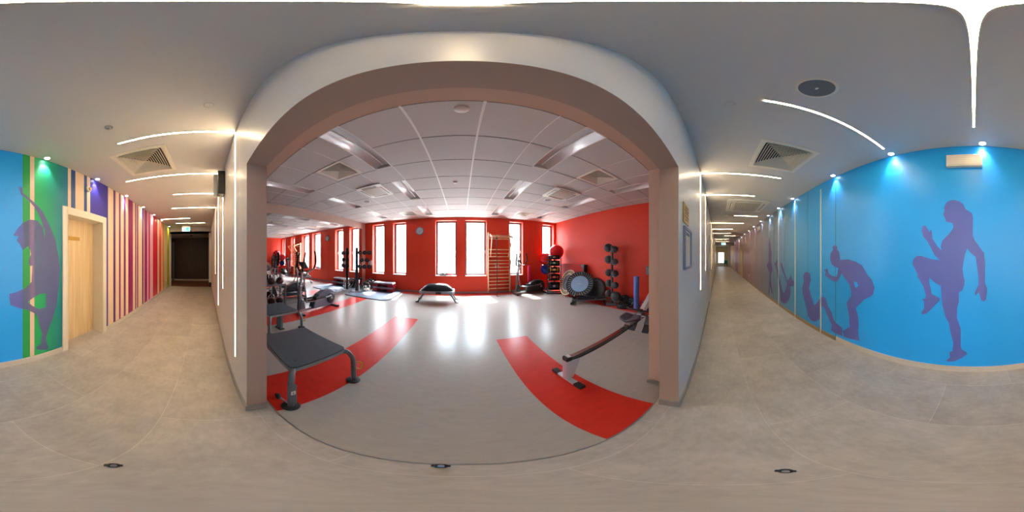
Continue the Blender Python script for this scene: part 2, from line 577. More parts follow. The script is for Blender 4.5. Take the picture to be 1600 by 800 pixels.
# wall between corridor and gym: corridor faces white, the reveals greige
def side_wall(boxes, name):
    mb = MB()
    for (x0, x1, y0, y1, z0, z1) in boxes:
        mb.cur = 1
        mb.add([(x0, y0, z0), (x1, y0, z0), (x1, y1, z0), (x0, y1, z0), (x0, y0, z1), (x1, y0, z1), (x1, y1, z1), (x0, y1, z1)],
               [(0, 3, 2, 1), (4, 5, 6, 7), (1, 2, 6, 5), (2, 3, 7, 6), (3, 0, 4, 7)])
        mb.cur = 0
        mb.add([(x0, y0, z0), (x1, y0, z0), (x0, y0, z1), (x1, y0, z1)], [(0, 1, 3, 2)])
    return struct(mb, name, [M_wall, M_greige])
side_wall([(LX0, -1.05, YW, 0.412, 0, CZ + 0.2), (1.10, LX1, YW, 0.412, 0, CZ + 0.2), (-1.05, 1.10, YW, 0.412, 2.19, CZ + 0.2)], 'wall_gym_side')
mb = MB()
mb.bb(XL, -1.75, 0.413, 0.63, 0, GZ); mb.bb(1.40, XR, 0.413, 0.63, 0, GZ); mb.bb(-1.75, 1.40, 0.413, 0.63, 2.39, GZ)
struct(mb, 'wall_gym_front', mat('light_greige_paint', (202, 174, 156), 0.5, scale=3))
mb = MB(); mb.bb(XL, XR, 0.63, 0.66, GZ - 0.03, GZ)
struct(mb, 'trim_ceiling_edge', M_tbar)
mb = MB()
for (x0, x1) in ((LX0, -1.05), (1.10, 5.0), (5.95, LX1)):
    mb.bb(x0, x1, YW - 0.012, YW, 0, 0.09)
mb.bb(1.088, 1.10, YW - 0.012, 0.412, 0, 0.09); mb.bb(-1.05, -1.038, YW - 0.012, 0.412, 0, 0.09)
mb.bb(1.385, 1.40, 0.46, 0.645, 0, 0.05)
struct(mb, 'baseboard_gym_side', M_base)

# corridor back wall: blue print, stripes, door opening
DX0, DX1, DZ = -2.38, -1.53, 2.12
_colours = dict(G=(34, 158, 84), P=(226, 198, 176), N=(28, 76, 140), V=(52, 44, 150), D=(80, 36, 112), U=(118, 42, 112), M=(146, 34, 104),
                K=(226, 172, 190), Q=(196, 30, 116), R_=(206, 34, 62), O=(226, 84, 52), A=(236, 138, 60), C=(216, 200, 160), L=(190, 200, 40), W=(206, 198, 186))
stripes = [(-0.84, 'G'), (-0.94, 'P'), (-1.0, 'T'), (-1.55, 'P'), (-1.61, 'N'), (-1.70, 'P'), (-1.89, 'N'), (-1.96, 'P'), (-2.04, 'V'), (-2.56, 'P'),
           (-2.75, 'D'), (-2.83, 'P'), (-2.97, 'U'), (-3.04, 'P'), (-3.18, 'U'), (-3.27, 'P'), (-3.40, 'M'), (-3.65, 'P'), (-3.78, 'U'), (-3.85, 'P'),
           (-3.90, 'U'), (-3.98, 'P'), (-4.25, 'D'), (-4.35, 'K'), (-4.43, 'M'), (-4.66, 'K'), (-4.77, 'Q'), (-4.92, 'K'), (-5.21, 'R_'), (-5.73, 'P'),
           (-5.94, 'O'), (-6.25, 'P'), (-6.45, 'A'), (-6.65, 'C'), (-7.23, 'L'), (-7.62, 'W'), (-7.85, None)]
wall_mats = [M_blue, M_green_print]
idx = {'T': 1}
for k, c in _colours.items():
    idx[k] = len(wall_mats)
    wall_mats.append(mat('stripe_' + {'G': 'green', 'P': 'cream', 'N': 'navy', 'V': 'violet', 'D': 'deep_purple', 'U': 'plum', 'M': 'magenta', 'K': 'pink', 'Q': 'fuchsia',
                                      'R_': 'red', 'O': 'orange_red', 'A': 'orange', 'C': 'sand', 'L': 'lime', 'W': 'off_white'}[k], c, 0.42))
M_pinkwall = mat('pale_pink_paint', (206, 176, 168), 0.45)
M_violet_far = mat('violet_stripe_far', (132, 60, 170), 0.45)
M_yellowwall = mat('pale_yellow_paint', (216, 204, 150), 0.5)
wall_mats += [M_pinkwall, M_violet_far]
iP, iV = len(wall_mats) - 2, len(wall_mats) - 1
mb = MB()
def seg(x0, x1, k):
    cuts = sorted([x0, x1] + [c for c in (DX0, DX1) if x0 < c < x1])
    for a, b in zip(cuts[:-1], cuts[1:]):
        m_ = (a + b) / 2
        mb.cur = k
        z0 = DZ if DX0 < m_ < DX1 else 0.0
        mb.bb(a, b, YB - 0.2, YB, z0, CZ + 0.2)
mb.cur = 0
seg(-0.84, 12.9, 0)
for a, b, k in ((12.9, 14.05, iP), (14.05, 14.6, iV), (14.6, 15.0, iP), (15.0, 15.9, iV), (15.9, 18.0, iP), (18.0, LX1, iP)):
    seg(a, b, k)
for (a, k), (b, _) in zip(stripes[:-1], stripes[1:]):
    seg(b, a, idx[k])
struct(mb, 'wall_back', wall_mats)
mb = MB()
mb.bb(-1.44, 1.96, YB, YB + 0.012, 0, 0.09)
mb.bb(LX0, -2.49, YB, YB + 0.012, 0, 0.09)
struct(mb, 'baseboard_back', M_base_light)
mb = MB(); mb.bb(1.98, 11.3, YB, YB + 0.012, 0, 0.075); mb.bb(12.9, LX1, YB, YB + 0.012, 0, 0.075)
struct(mb, 'baseboard_right', M_base_brown)
# slim pale profiles and seams on the blue panelling
for i, (x, w, z1) in enumerate([(2.38, 0.022, 2.78), (3.39, 0.026, 2.84), (4.45, 0.026, 2.88)]):
    mb = MB(); mb.bb(x - w / 2, x + w / 2, YB, YB + 0.014, 0.0, z1)
    struct(mb, 'trim_%d' % (i + 1), M_plastic_white)
M_seam = mat('panel_seam_grey', (70, 96, 120), 0.5)
for i, x in enumerate([1.98, 2.84, 4.02, 4.9, 5.4, 6.3, 7.3, 8.5]):
    mb = MB(); mb.bb(x - 0.004, x + 0.004, YB, YB + 0.003, 0.08, CZ - 0.01)
    struct(mb, 'trim_seam_%d' % (i + 1), M_seam)
# door recess sides and the dark room behind the leaf
mb = MB()
mb.bb(DX0, DX0 + 0.012, YB - 0.21, YB + 0.022, 0, DZ - 0.012); mb.bb(DX1 - 0.012, DX1, YB - 0.21, YB + 0.022, 0, DZ - 0.012); mb.bb(DX0, DX1, YB - 0.21, YB + 0.022, DZ - 0.012, DZ)
for (a, b, c, d) in ((DX0 - 0.10, DX0, 0, DZ + 0.10), (DX1, DX1 + 0.09, 0, DZ + 0.10), (DX0, DX1, DZ, DZ + 0.10)):
    mb.bb(a, b, YB, YB + 0.022, c, d)
struct(mb, 'trim_door_frame', M_frame_white, 0.003)
mb = MB(); mb.bb(DX0, DX1, YB - 0.25, YB - 0.21, 0.006, DZ)
d1 = struct(mb, 'door_1', M_oak)
t = MB(); t.box((0, 0, 0), (0.285, 0.004, 0.062)); pl = t.build('door_plate', M_brass, d1, (-1.86, YB - 0.207, 1.79)); pl['label'] = 'small engraved brass plate'
t = MB()
t.box((-0.085, 0.0025, 0.002), (0.07, 0.001, 0.014)); t.box((-0.02, 0.0025, 0), (0.012, 0.001, 0.02))
t.box((0.045, 0.0025, 0.017), (0.05, 0.001, 0.008)); t.box((0.05, 0.0025, 0), (0.08, 0.001, 0.01)); t.box((0.04, 0.0025, -0.018), (0.09, 0.001, 0.006))
t.build('engraving', M_engrave, pl, (0, 0, 0), (0, 0, PI)) .location = (0, 0.0, 0)

# left end: header, nib, lobby with dark panelled wall
mb = MB(); mb.bb(LX0 - 0.2, LX0, YB - 0.2, 0.45, 2.6, CZ + 0.2); mb.bb(LX0 - 0.2, LX0, 0.15, 0.45, 0, 2.6); mb.bb(LX0 - 0.2, LX0, YB - 0.2, YB + 0.03, 0, 2.6)
struct(mb, 'wall_left_end', M_wall)
mb = MB(); mb.bb(LX0, LX0 + 0.012, 0.15, YW, 0, 0.22)
struct(mb, 'baseboard_left_end', M_black)
mb = MB(); mb.bb(-9.9, LX0, -5.0, 3.2, 2.6, 2.7)
struct(mb, 'ceiling_lobby', M_wall)
mb = MB()
mb.bb(-9.98, -9.85, -5, 3.2, 0, 2.6)
for k in range(14):
    y = -4.9 + k * 0.58
    mb.bb(-9.85, -9.838, y, y + 0.55, 0.1, 2.6)
mb.bb(-9.85, LX0 - 0.2, -5.1, -5.0, 0, 2.6); mb.bb(-9.85, LX0 - 0.2, 3.2, 3.3, 0, 2.6)
mb.bb(LX0 - 0.22, LX0 - 0.2, -5, -1.95, 0, 2.6); mb.bb(LX0 - 0.22, LX0 - 0.2, 0.45, 3.2, 0, 2.6)
struct(mb, 'wall_lobby', M_darkwood)
mb = MB(); mb.bb(-9.838, -9.82, -5, 3.2, 0, 0.09)
struct(mb, 'baseboard_lobby', M_base_light)
mb = MB(); mb.bb(-9.2, -9.12, -1.9, -1.8, 0, 2.3)
struct(mb, 'trim_lobby_post', M_grey_metal)
t = MB(); t.box((0, 0, 0), (0.5, 0.12, 0.02)); o = t.build('ceiling_grille', M_grey_metal, None, (-8.6, -0.75, 2.59))
tag(o, 'slim vent grille in the lobby ceiling before the dark wall', 'vent')

# right end: bulkhead, yellow end wall with a white door and an added glowing pane
mb = MB(); mb.bb(17.4, 17.7, YB, YW, 2.6, CZ + 0.1)
struct(mb, 'trim_bulkhead', M_wall)
mb = MB(); mb.bb(LX1, LX1 + 0.2, YB - 0.3, 0.5, 0, CZ + 0.2)
struct(mb, 'wall_right_end', M_yellowwall)
d2 = MB()
d2.bb(LX1 - 0.03, LX1, -0.08, 0.0, 0, 2.0); d2.bb(LX1 - 0.03, LX1, -0.98, -0.9, 0, 2.0); d2.bb(LX1 - 0.03, LX1, -0.98, 0.0, 2.0, 2.08); d2.bb(LX1 - 0.03, LX1, -0.9, -0.08, 0, 0.5)
d2_ = struct(d2, 'door_2', M_plastic_white)
d2 = MB(); d2.bb(LX1 - 0.02, LX1, -0.9, -0.08, 0.5, 2.0); d2.build('door_glow_panel', emit('added_door_glow', (0.86, 0.93, 1.0), 1.0), d2_)  # emissive pane added to the door to brighten the corridor end
mb = MB(); mb.bb(22.6, 23.0, YB, YB + 0.3, 0, CZ)
struct(mb, 'trim_column', M_wall)
t = thing('green_chair', 'small green chair at the far end of the long corridor', 'chair', (23.2, -1.15, 0))
q = MB(); q.box((0, 0, 0.42), (0.5, 0.5, 0.1)); q.build('seat', mat('green_fabric', (20, 120, 80), 0.7), t, bev=0.02)
q = MB(); q.box((0.22, 0, 0.66), (0.08, 0.5, 0.42)); q.build('backrest', mat('green_fabric', (20, 120, 80), 0.7), t, bev=0.02)
for sx in (-0.2, 0.2):
    for sy in (-0.2, 0.2):
        q = MB(); q.cyl((sx, sy, 0), (sx, sy, 0.37), 0.018, 8); q.build('leg', M_black, t)
# far doors along the corridor
def far_door(n, x0, x1, y, sgn, m):
    mb = MB()
    for (a, b, c, d) in ((x0, x0 + 0.09, 0, 2.14), (x1 - 0.09, x1, 0, 2.14), (x0 + 0.09, x1 - 0.09, 2.05, 2.14)):
        mb.bb(a, b, y, y + sgn * 0.03, c, d)
    mb.bb(x0 + 0.09, x1 - 0.09, y, y + sgn * 0.012, 0, 2.05)
    o = struct(mb, 'door_%d' % n, m)
    h = MB(); h.cyl((x0 + 0.16, y + sgn * 0.012, 1.05), (x0 + 0.16, y + sgn * 0.06, 1.05), 0.01, 8); h.cyl((x0 + 0.16, y + sgn * 0.06, 1.05), (x0 + 0.28, y + sgn * 0.06, 1.05), 0.01, 8)
    h.build('door_handle', M_silver, o)
far_door(3, 11.35, 12.75, YB, 1, M_oak)
far_door(4, 4.98, 5.98, YW, -1, M_frame_white)
far_door(5, 8.9, 9.9, YW, -1, M_oak)
far_door(6, 18.6, 19.6, YB, 1, M_oak)

# gym walls
mb = MB(); mb.bb(XR, XR + 0.2, 0.45, YF + 0.3, 0, GZ + 0.1)
struct(mb, 'wall_right', M_red)
mb = MB(); mb.bb(XL - 0.2, XL, 0.45, YF + 0.3, 0, GZ + 0.1)
struct(mb, 'wall_left', M_greige)
mb = MB()
xs = [XL - 0.2] + [v for w in WINDOWS for v in w] + [XR + 0.2]
for i in range(0, len(xs), 2):
    mb.bb(xs[i], xs[i + 1], YF, YF + 0.4, 0, GZ + 0.1)
for (a, b) in WINDOWS:
    mb.bb(a, b, YF, YF + 0.4, 0, WZ0 - 0.02); mb.bb(a, b, YF, YF + 0.4, WZ1, GZ + 0.1)
struct(mb, 'wall_window_side', M_red)
mb = MB()
mb.bb(XL, XR, YF - 0.014, YF, 0, 0.08); mb.bb(XR - 0.014, XR, 0.63, YF, 0, 0.08); mb.bb(XL, XL + 0.014, 0.63, YF, 0, 0.10)
struct(mb, 'baseboard_gym', M_base)
M_winframe = mat('grey_window_frame', (92, 86, 84), 0.5)
M_sill = mat('white_sill', (226, 222, 218), 0.4)
for i, (a, b) in enumerate(WINDOWS):
    mb = MB()
    y0, y1 = YG - 0.03, YG + 0.03
    fw = 0.062
    mb.bb(a, a + fw, y0, y1, WZ0, WZ1); mb.bb(b - fw, b, y0, y1, WZ0, WZ1)
    mb.bb(a + fw, b - fw, y0, y1, WZ0, WZ0 + fw); mb.bb(a + fw, b - fw, y0, y1, WZ1 - fw, WZ1)
    w = struct(mb, 'window_%d' % (i + 1), M_winframe, 0.004)
    g = MB(); g.bb(a + fw, b - fw, YG - 0.004, YG + 0.004, WZ0 + fw, WZ1 - fw)
    g.build('window_glass', M_glass, w)
    g = MB(); g.bb(a, b, YF - 0.01, YG - 0.03, WZ0 - 0.025, WZ0)
    g.build('window_sill', M_sill, w)
    h = MB(); h.box((b - fw / 2, YG - 0.035, 1.7), (0.02, 0.01, 0.06)); h.box((b - fw / 2, YG - 0.05, 1.66), (0.016, 0.02, 0.12))
    h.build('window_handle', M_plastic_white, w)

# gym ceiling: tiles, joints, openings for the reflector lamps
LAMPS = [(x0, y0) for x0 in (-3.14, -1.34, 1.06, 2.86) for y0 in (1.10, 2.90, 4.70)]
VENTS = [(-2.12, 1.72), (1.94, 1.74), (-2.12, 5.24), (1.90, 5.22)]
VS = 0.52
holes = [(x, x + 0.30, y, y + 1.2) for x, y in LAMPS] + [(x, x + VS, y, y + VS) for x, y in VENTS]
mb = MB()
def pick_g(x, y):
    for h in holes:
        if h[0] < x < h[1] and h[2] < y < h[3]: return None
    return 0
cells(mb, [XL, XR] + [v for h in holes for v in h[:2]], [0.5, YF + 0.1] + [v for h in holes for v in h[2:]], pick_g, GZ, False)
mb.bb(XL - 0.2, XR + 0.2, 0.45, YF + 0.4, GZ + 0.2, GZ + 0.3)
struct(mb, 'ceiling_gym', M_tile)
mb = MB()
def clear(x0, x1, y0, y1):
    out = [(x0, x1, y0, y1)]
    for h in holes:
        nx = []
        for (a, b, c, d) in out:
            if b <= h[0] or a >= h[1] or d <= h[2] or c >= h[3]:
                nx.append((a, b, c, d)); continue
            if b - a < d - c:
                if c < h[2]: nx.append((a, b, c, h[2]))
                if d > h[3]: nx.append((a, b, h[3], d))
            else:
                if a < h[0]: nx.append((a, h[0], c, d))
                if b > h[1]: nx.append((h[1], b, c, d))
        out = nx
    return out
for k in range(-7, 7):
    x = 0.16 + 0.6 * k
    w = 0.011 if k in (0, -1) else 0.004
    if XL < x < XR:
        for r_ in clear(x - w, x + w, 0.66, YF):
            mb.bb(r_[0], r_[1], r_[2], r_[3], GZ - 0.004, GZ)
mb.cur = 1
for k in range(-1, 9):
    y = 1.70 + 0.6 * k
    if 0.66 < y < YF:
        for r_ in clear(XL, XR, y - 0.004, y + 0.004):
            mb.bb(r_[0], r_[1], r_[2], r_[3], GZ - 0.003, GZ)
struct(mb, 'ceiling_rails', [M_tbar, M_gap])

# ------------------------------------------------------------------ outside the windows
mb = MB(); mb.bb(-30, 30, YF + 0.4, 40, -1.4, -1.3)
struct(mb, 'ground_outside', mat('pale_paving', (200, 198, 190), 0.8, noise=0.05))
M_render = mat('white_render', (186, 184, 180), 0.8)
M_roofred = mat('faded_red_flashing', (214, 120, 104), 0.6)
M_glazing = mat('pale_blue_glazing', (130, 150, 176), 0.2)
bld = thing('annex_building', 'pale rendered annex seen through the tall windows, red roof edge', 'building', (0, 15, -1.3))
q = MB(); q.bb(-16, 16, 0, 6, 0, 4.9); q.build('wall', M_render, bld)
q = MB(); q.bb(-16, 16, -0.08, 6, 4.9, 5.05); q.bb(-16, 16, -0.03, 0.0, 4.1, 4.16); q.build('cornice', mat('grey_coping', (168, 164, 160), 0.6), bld)
q = MB(); q.bb(-12, 16, 2.2, 6.2, 5.05, 8.0); q.build('upper_wall', M_render, bld)
q = MB(); q.bb(-12, 16, 2.1, 2.2, 7.2, 7.3); q.build('gutter', M_grey_metal, bld)
for x in (0.9, 1.45, 2.0, 3.3):
    q = MB(); q.bb(x, x + 0.42, 2.14, 2.2, 6.35, 6.95); q.build('window', M_glazing, bld, bev=0.01)
q = MB(); q.beam((-0.5, -0.1, 2.2), (6.0, -0.1, 4.3), 0.05, 0.1); q.build('roof_edge', M_roofred, bld)
q = MB(); q.bb(-5.2, -4.3, -0.1, 0, 3.6, 4.4); q.build('notice_board', M_roofred, bld)
q = MB(); q.prism([(0.2, 1.5), (3.2, 1.5), (3.2, 3.1), (0.2, 2.2)], -0.05, 0.0, 'XZ'); q.build('garage_shutter', M_glazing, bld)
q = MB(); q.bb(-2.9, 0.1, -0.35, 0, 2.72, 2.84); q.build('canopy', M_grey_metal, bld)
ac = thing('outdoor_condenser', 'white outdoor condenser with two round fans beyond the window', 'air conditioner', (-1.36, 13.8, 0.06))
q = MB(); q.bb(-0.42, 0.42, -0.18, 0.18, 0.0, 1.3); q.build('casing', M_plastic_white, ac, bev=0.02)
for z in (0.34, 0.96):
    q = MB(); q.torus((0, -0.185, z), 0.24, 0.012, 'Y', 32, 6); q.torus((0, -0.185, z), 0.16, 0.006, 'Y', 32, 6)
    q.lathe([(0.001, -0.18), (0.24, -0.18), (0.24, -0.184), (0.001, -0.184)], (0, 0, z), 'Y', 32, False)
    q.build('fan_guard', M_grey_metal, ac)
for sx in (-0.36, 0.36):
    q = MB(); q.bb(sx - 0.03, sx + 0.03, -0.16, 0.16, -1.36, 0); q.build('leg', M_grey_metal, ac)

# ------------------------------------------------------------------ LED lines
def led(label, x, y0, y1, zwall=None):
    t = thing('led_strip', label, 'light', (x, (y0 + y1) / 2, CZ), 0, 'warm LED lines of the corridor')
    w = 0.0085
    q = MB(); q.bb(-w, w, y0 - (y0 + y1) / 2, y1 - (y0 + y1) / 2, -0.004, 0.0)
    q.build('ceiling_diffuser', M_led, t)
    q = MB()
    for s in (-1, 1):
        q.bb(s * w, s * (w + 0.003), y0 - (y0 + y1) / 2, y1 - (y0 + y1) / 2, -0.005, 0.0)
    q.build('ceiling_profile', M_frame_white, t)
    if zwall is not None:
        yy = y1 - (y0 + y1) / 2
        q = MB(); q.bb(-w, w, yy - 0.004, yy, zwall - CZ, -0.004); q.build('wall_diffuser', M_led, t)
        q = MB()
        for s in (-1, 1):
            q.bb(s * w, s * (w + 0.003), yy - 0.005, yy, zwall - CZ, -0.005)
        q.build('wall_profile', M_frame_white, t)
led('warm LED line on ceiling and wall just left of the gym opening', -1.46, -0.87, YW, 0.45)
led('second LED line left of the gym opening, running down behind the projecting sign box', -2.52, -1.34, YW, 0.99)
led('third LED line left of the gym opening, bending down the wall', -3.46, -0.70, YW, 0.42)
led('fourth LED line left of the gym opening, bending down the wall', -4.55, -0.96, YW, 1.0)
led('free LED line on the ceiling beyond the fourth wall line, striped corridor end', -5.90, -1.66, -0.58)
led('free LED line directly above the green exit sign, striped corridor end', -6.78, -1.24, -0.04)
led('LED line on the ceiling directly overhead between the opening and the blue wall', 0.0, -1.38, 0.04)
led('free LED line close beside the round corridor ceiling speaker', 0.95, -1.54, -0.28)
led('first LED line right of the gym opening, bending down beside the plaque', 2.51, -1.02, YW, 0.97)
led('second LED line right of the gym opening, before the ceiling air unit', 3.54, -0.81, YW, 1.19)
led('free LED line on the ceiling beyond the ceiling air unit', 5.49, -1.36, -0.56)
led('LED line with a wall part in front of the first gym-side door frame', 6.8, -1.08, YW, 0.9)
led('LED line after the first gym-side door frame, mauve corridor end', 8.39, -0.77, YW, 1.1)
led('LED line above the oak door on the gym side, mauve corridor end', 9.95, -0.79, YW)
led('free LED line just before the hanging exit sign, mauve corridor end', 11.2, -1.21, -0.48)
led('LED line just behind the hanging exit sign, mauve corridor end', 13.6, -0.9, YW)
led('LED line in front of the bulkhead, mauve corridor end', 15.6, -1.1, YW)
led('LED line behind the bulkhead near the yellow end wall', 19.0, -1.2, YW)
led('last LED line before the yellow end wall', 21.4, -0.9, YW)

# ------------------------------------------------------------------ wall washers along the back wall
def washer(x, where, warm=False, power=1.0):
    t = thing('ceiling_downlight', 'small recessed downlight ' + where, 'light', (x, YB + 0.06, CZ), 0, 'small downlights along the back wall')
    q = MB(); q.lathe([(0.045, 0), (0.045, -0.004), (0.036, -0.006), (0.034, 0.0)], seg=24); q.build('trim_ring', M_plastic_white, t)
    q = MB(); q.lathe([(0.001, -0.003), (0.034, -0.003)], seg=24, smooth=False); q.build('lens', M_lamp, t)
    ld = bpy.data.lights.new('spot', 'SPOT')
    ld.energy = DOWN * power; ld.spot_size = R(70); ld.spot_blend = 0.9; ld.shadow_soft_size = 0.02
    ld.color = (1.0, 0.74, 0.42) if warm else (0.92, 0.96, 1.0)
    lo = bpy.data.objects.new('spot', ld); col.objects.link(lo)
    lo.parent = t; lo.location = (0, 0, -0.012)
    lo.rotation_euler = Vector((0, -0.22, -1)).to_track_quat('-Z', 'Y').to_euler()
washer(-0.09, 'beside the emergency light box on the blue wall')
washer(0.94, 'above the knee-raising woman, on her left')
washer(1.98, 'above the bending woman')
washer(3.42, 'above the first pair of pale profiles')
washer(4.32, 'next to the third pale profile')
washer(5.27, 'above the standing figure on the mauve panelling')
washer(6.25, 'beside the small wall lamp box on the mauve wall', power=0.9)
for x, w in ((7.5, 'after the wall lamp box'), (8.8, 'in the middle of the mauve wall'), (10.2, 'before the far oak door'), (11.7, 'above the far oak door'), (13.2, 'before the violet stripe'),
             (14.6, 'by the violet stripe'), (16.2, 'near the bulkhead')):
    washer(x, w + ', mauve corridor end', power=0.8)
washer(18.5, 'added behind the bulkhead to brighten the pink wall', True, 2.5)  # extra warm spot, added only to lift the far end
washer(20.5, 'added behind the far oak door to brighten the pink wall', True, 2.5)  # second added warm spot, brightens the stretch before the end wall
washer(-1.15, 'above the green panel left of the door')
washer(-2.16, 'above the violet panel over the door')
washer(-3.2, 'above the first plum stripes')
washer(-4.2, 'above the pink and magenta stripes')
washer(-5.15, 'above the red stripe')
washer(-6.1, 'above the orange stripes')
washer(-7.45, 'shining warm on the lime stripe', True, 1.6)

# ------------------------------------------------------------------ air grilles
def diffuser(label, cx, cy, s, z, group, n=10):
    t = thing('ceiling_diffuser', label, 'air vent', (cx, cy, z), 0, group)
    h = s / 2
    q = MB(); fw = s * 0.075
    for (a, b, c, d) in ((-h, h, -h, -h + fw), (-h, h, h - fw, h), (-h, -h + fw, -h + fw, h - fw), (h - fw, h, -h + fw, h - fw)):
        q.bb(a, b, c, d, -0.006, 0.004)
    q.build('frame', M_frame_white, t)
    q = MB(); q.bb(-h, h, -h, h, 0.10, 0.104)
    for (a, b, c, d) in ((-h, h, -h, -h + 0.004), (-h, h, h - 0.004, h), (-h, -h + 0.004, -h, h), (h - 0.004, h, -h, h)):
        q.bb(a, b, c, d, 0.004, 0.10)
    q.build('duct_box', M_black, t)
    hi = h - fw
    step = hi / n
    q = MB()
    for k in range(n):
        o = hi - k * step            # outer half size, low edge
        i = o - step * 0.85          # inner half size, high edge
        i = max(i, 0.001)
        zl, zh = -0.002, step * 1.1
        vo = [(-o, -o, zl), (o, -o, zl), (o, o, zl), (-o, o, zl)]
        vi = [(-i, -i, zh), (i, -i, zh), (i, i, zh), (-i, i, zh)]
        zt = 0.0022
        e = o - step * 0.30          # flat lip of each blade
        q.add(vo + [(-e, -e, zl), (e, -e, zl), (e, e, zl), (-e, e, zl)], [(0, 1, 5, 4), (1, 2, 6, 5), (2, 3, 7, 6), (3, 0, 4, 7)])
        q.add(vo + vi, [(0, 1, 5, 4), (1, 2, 6, 5), (2, 3, 7, 6), (3, 0, 4, 7)])
        q.add([(p[0], p[1], p[2] + zt) for p in vo] + [(p[0], p[1], p[2] + zt) for p in vi], [(4, 5, 1, 0), (5, 6, 2, 1), (6, 7, 3, 2), (7, 4, 0, 3)])
    q.build('louvre', M_frame_white, t)
    return t
diffuser('square louvred air grille in the corridor ceiling left of the opening', (H1[0] + H1[1]) / 2, (H1[2] + H1[3]) / 2, 0.70, CZ, 'corridor air grilles')
diffuser('square louvred air grille in the corridor ceiling right of the opening', (H2[0] + H2[1]) / 2, (H2[2] + H2[3]) / 2, 0.70, CZ, 'corridor air grilles')
for (x, y), l in zip(VENTS, ('nearer louvred grille in the gym ceiling on the mirror side', 'nearer louvred grille in the gym ceiling on the ball rack side',
                             'louvred grille in the gym ceiling by the window wall, above the clock', 'louvred grille in the gym ceiling by the window wall, beyond the wall bars')):
    diffuser(l, x + VS / 2, y + VS / 2, VS + 0.02, GZ, 'gym air grilles', 9)

def cassette(label, x0, x1, y0, y1, z, group):
    cx, cy, w, d = (x0 + x1) / 2, (y0 + y1) / 2, x1 - x0, y1 - y0
    t = thing('ceiling_air_unit', label, 'air conditioner', (cx, cy, z), 0, group)
    q = MB()
    q.prism([(-w / 2 + 0.02, -d / 2), (w / 2 - 0.02, -d / 2), (w / 2, -d / 2 + 0.02), (w / 2, d / 2 - 0.02), (w / 2 - 0.02, d / 2), (-w / 2 + 0.02, d / 2), (-w / 2, d / 2 - 0.02), (-w / 2, -d / 2 + 0.02)], -0.035, 0)
    q.build('panel', M_plastic_white, t, bev=0.008)
    gw, gd = w * 0.31, d * 0.31
    q = MB(); q.bb(-gw, gw, -gd, gd, -0.041, -0.035)
    q.build('grille_backing', mat('grille_shadow_grey', (128, 122, 112), 0.7), t)
    q = MB(); n = 14
    for k in range(n + 1):
        y = -gd + 2 * gd * k / n
        q.bb(-gw, gw, y - 0.004, y + 0.004, -0.047, -0.041)
    for k in range(13):
        x = -gw + 2 * gw * k / 12
        q.bb(x - 0.003, x + 0.003, -gd, gd, -0.046, -0.041)
    q.build('intake_grille', M_plastic_white, t)
    for (sx, sy) in ((0, 1), (0, -1), (1, 0), (-1, 0)):
        q = MB()
        if sx == 0:
            q.bb(-gw * 0.95, gw * 0.95, sy * d * 0.40 - 0.018, sy * d * 0.40 + 0.018, -0.038, -0.034)
        else:
            q.bb(sx * w * 0.40 - 0.018, sx * w * 0.40 + 0.018, -gd * 0.95, gd * 0.95, -0.038, -0.034)
        o = q.build('air_slot', M_black, t)
        q = MB()
        if sx == 0:
            q.box((0, sy * (d * 0.40 - 0.006), -0.043), (gw * 1.8, 0.026, 0.003), (R(25) * sy, 0, 0))
        else:
            q.box((sx * (w * 0.40 - 0.006), 0, -0.043), (0.026, gd * 1.8, 0.003), (0, -R(25) * sx, 0))
        q.build('flap', M_plastic_white, o)
cassette('wide ceiling air conditioning unit in the corridor right of the opening', 3.78, 4.85, -1.28, -0.24, CZ, 'ceiling air units')
cassette('ceiling air conditioning unit in the gym on the mirror side', -2.15, -1.55, 2.80, 3.50, GZ, 'ceiling air units')
cassette('ceiling air conditioning unit in the gym on the ball rack side', 1.86, 2.56, 2.83, 3.48, GZ, 'ceiling air units')

# ------------------------------------------------------------------ reflector lamps in the gym ceiling
M_refl = mat('satin_aluminium_reflector', (206, 202, 204), 0.3, metal=0.25)
def reflector(x0, y0, label):
    t = thing('recessed_ceiling_lamp', label, 'ceiling lamp', (x0 + 0.15, y0 + 0.6, GZ), 0, 'recessed reflector lamps of the gym')
    q = MB()
    for (a, b, c, d) in ((-0.15, 0.15, -0.6, -0.588), (-0.15, 0.15, 0.588, 0.6), (-0.15, -0.138, -0.588, 0.588), (0.138, 0.15, -0.588, 0.588)):
        q.bb(a, b, c, d, -0.003, 0.02)
    q.build('frame', M_tbar, t)
    q = MB(); n = 12
    prof = [(-0.14 + 0.28 * k / n, 0.075 * math.sin(PI * k / n) ** 0.6 if 0 < k < n else 0.0) for k in range(n + 1)]
    vs = [(x, -0.59, z) for x, z in prof] + [(x, 0.59, z) for x, z in prof]
    q.add(vs, [(k, k + 1, n + 2 + k, n + 1 + k) for k in range(n)], True)
    for s in (-0.59, 0.59):
        q.add([(x, s, z) for x, z in prof], [tuple(range(n + 1))])
    q.build('reflector', M_refl, t)
    q = MB()
    for k in range(1, 8):
        y = -0.6 + 0.15 * k
        q.bb(-0.012, 0.012, y - 0.002, y + 0.002, 0.045, 0.066)
    q.cyl((0, -0.56, 0.055), (0, 0.56, 0.055), 0.008, 10)
    q.build('lamp_tube', M_plastic_white, t)
rows = {-3.14: 'row nearest the mirror wall', -1.34: 'row left of the middle', 1.06: 'row right of the middle', 2.86: 'row nearest the red side wall'}
pos = {1.10: 'nearest the corridor', 2.90: 'halfway to the windows', 4.70: 'nearest the windows'}
for x, y in LAMPS:
    reflector(x, y, 'recessed mirror-finish lamp, %s, %s' % (rows[x], pos[y]))

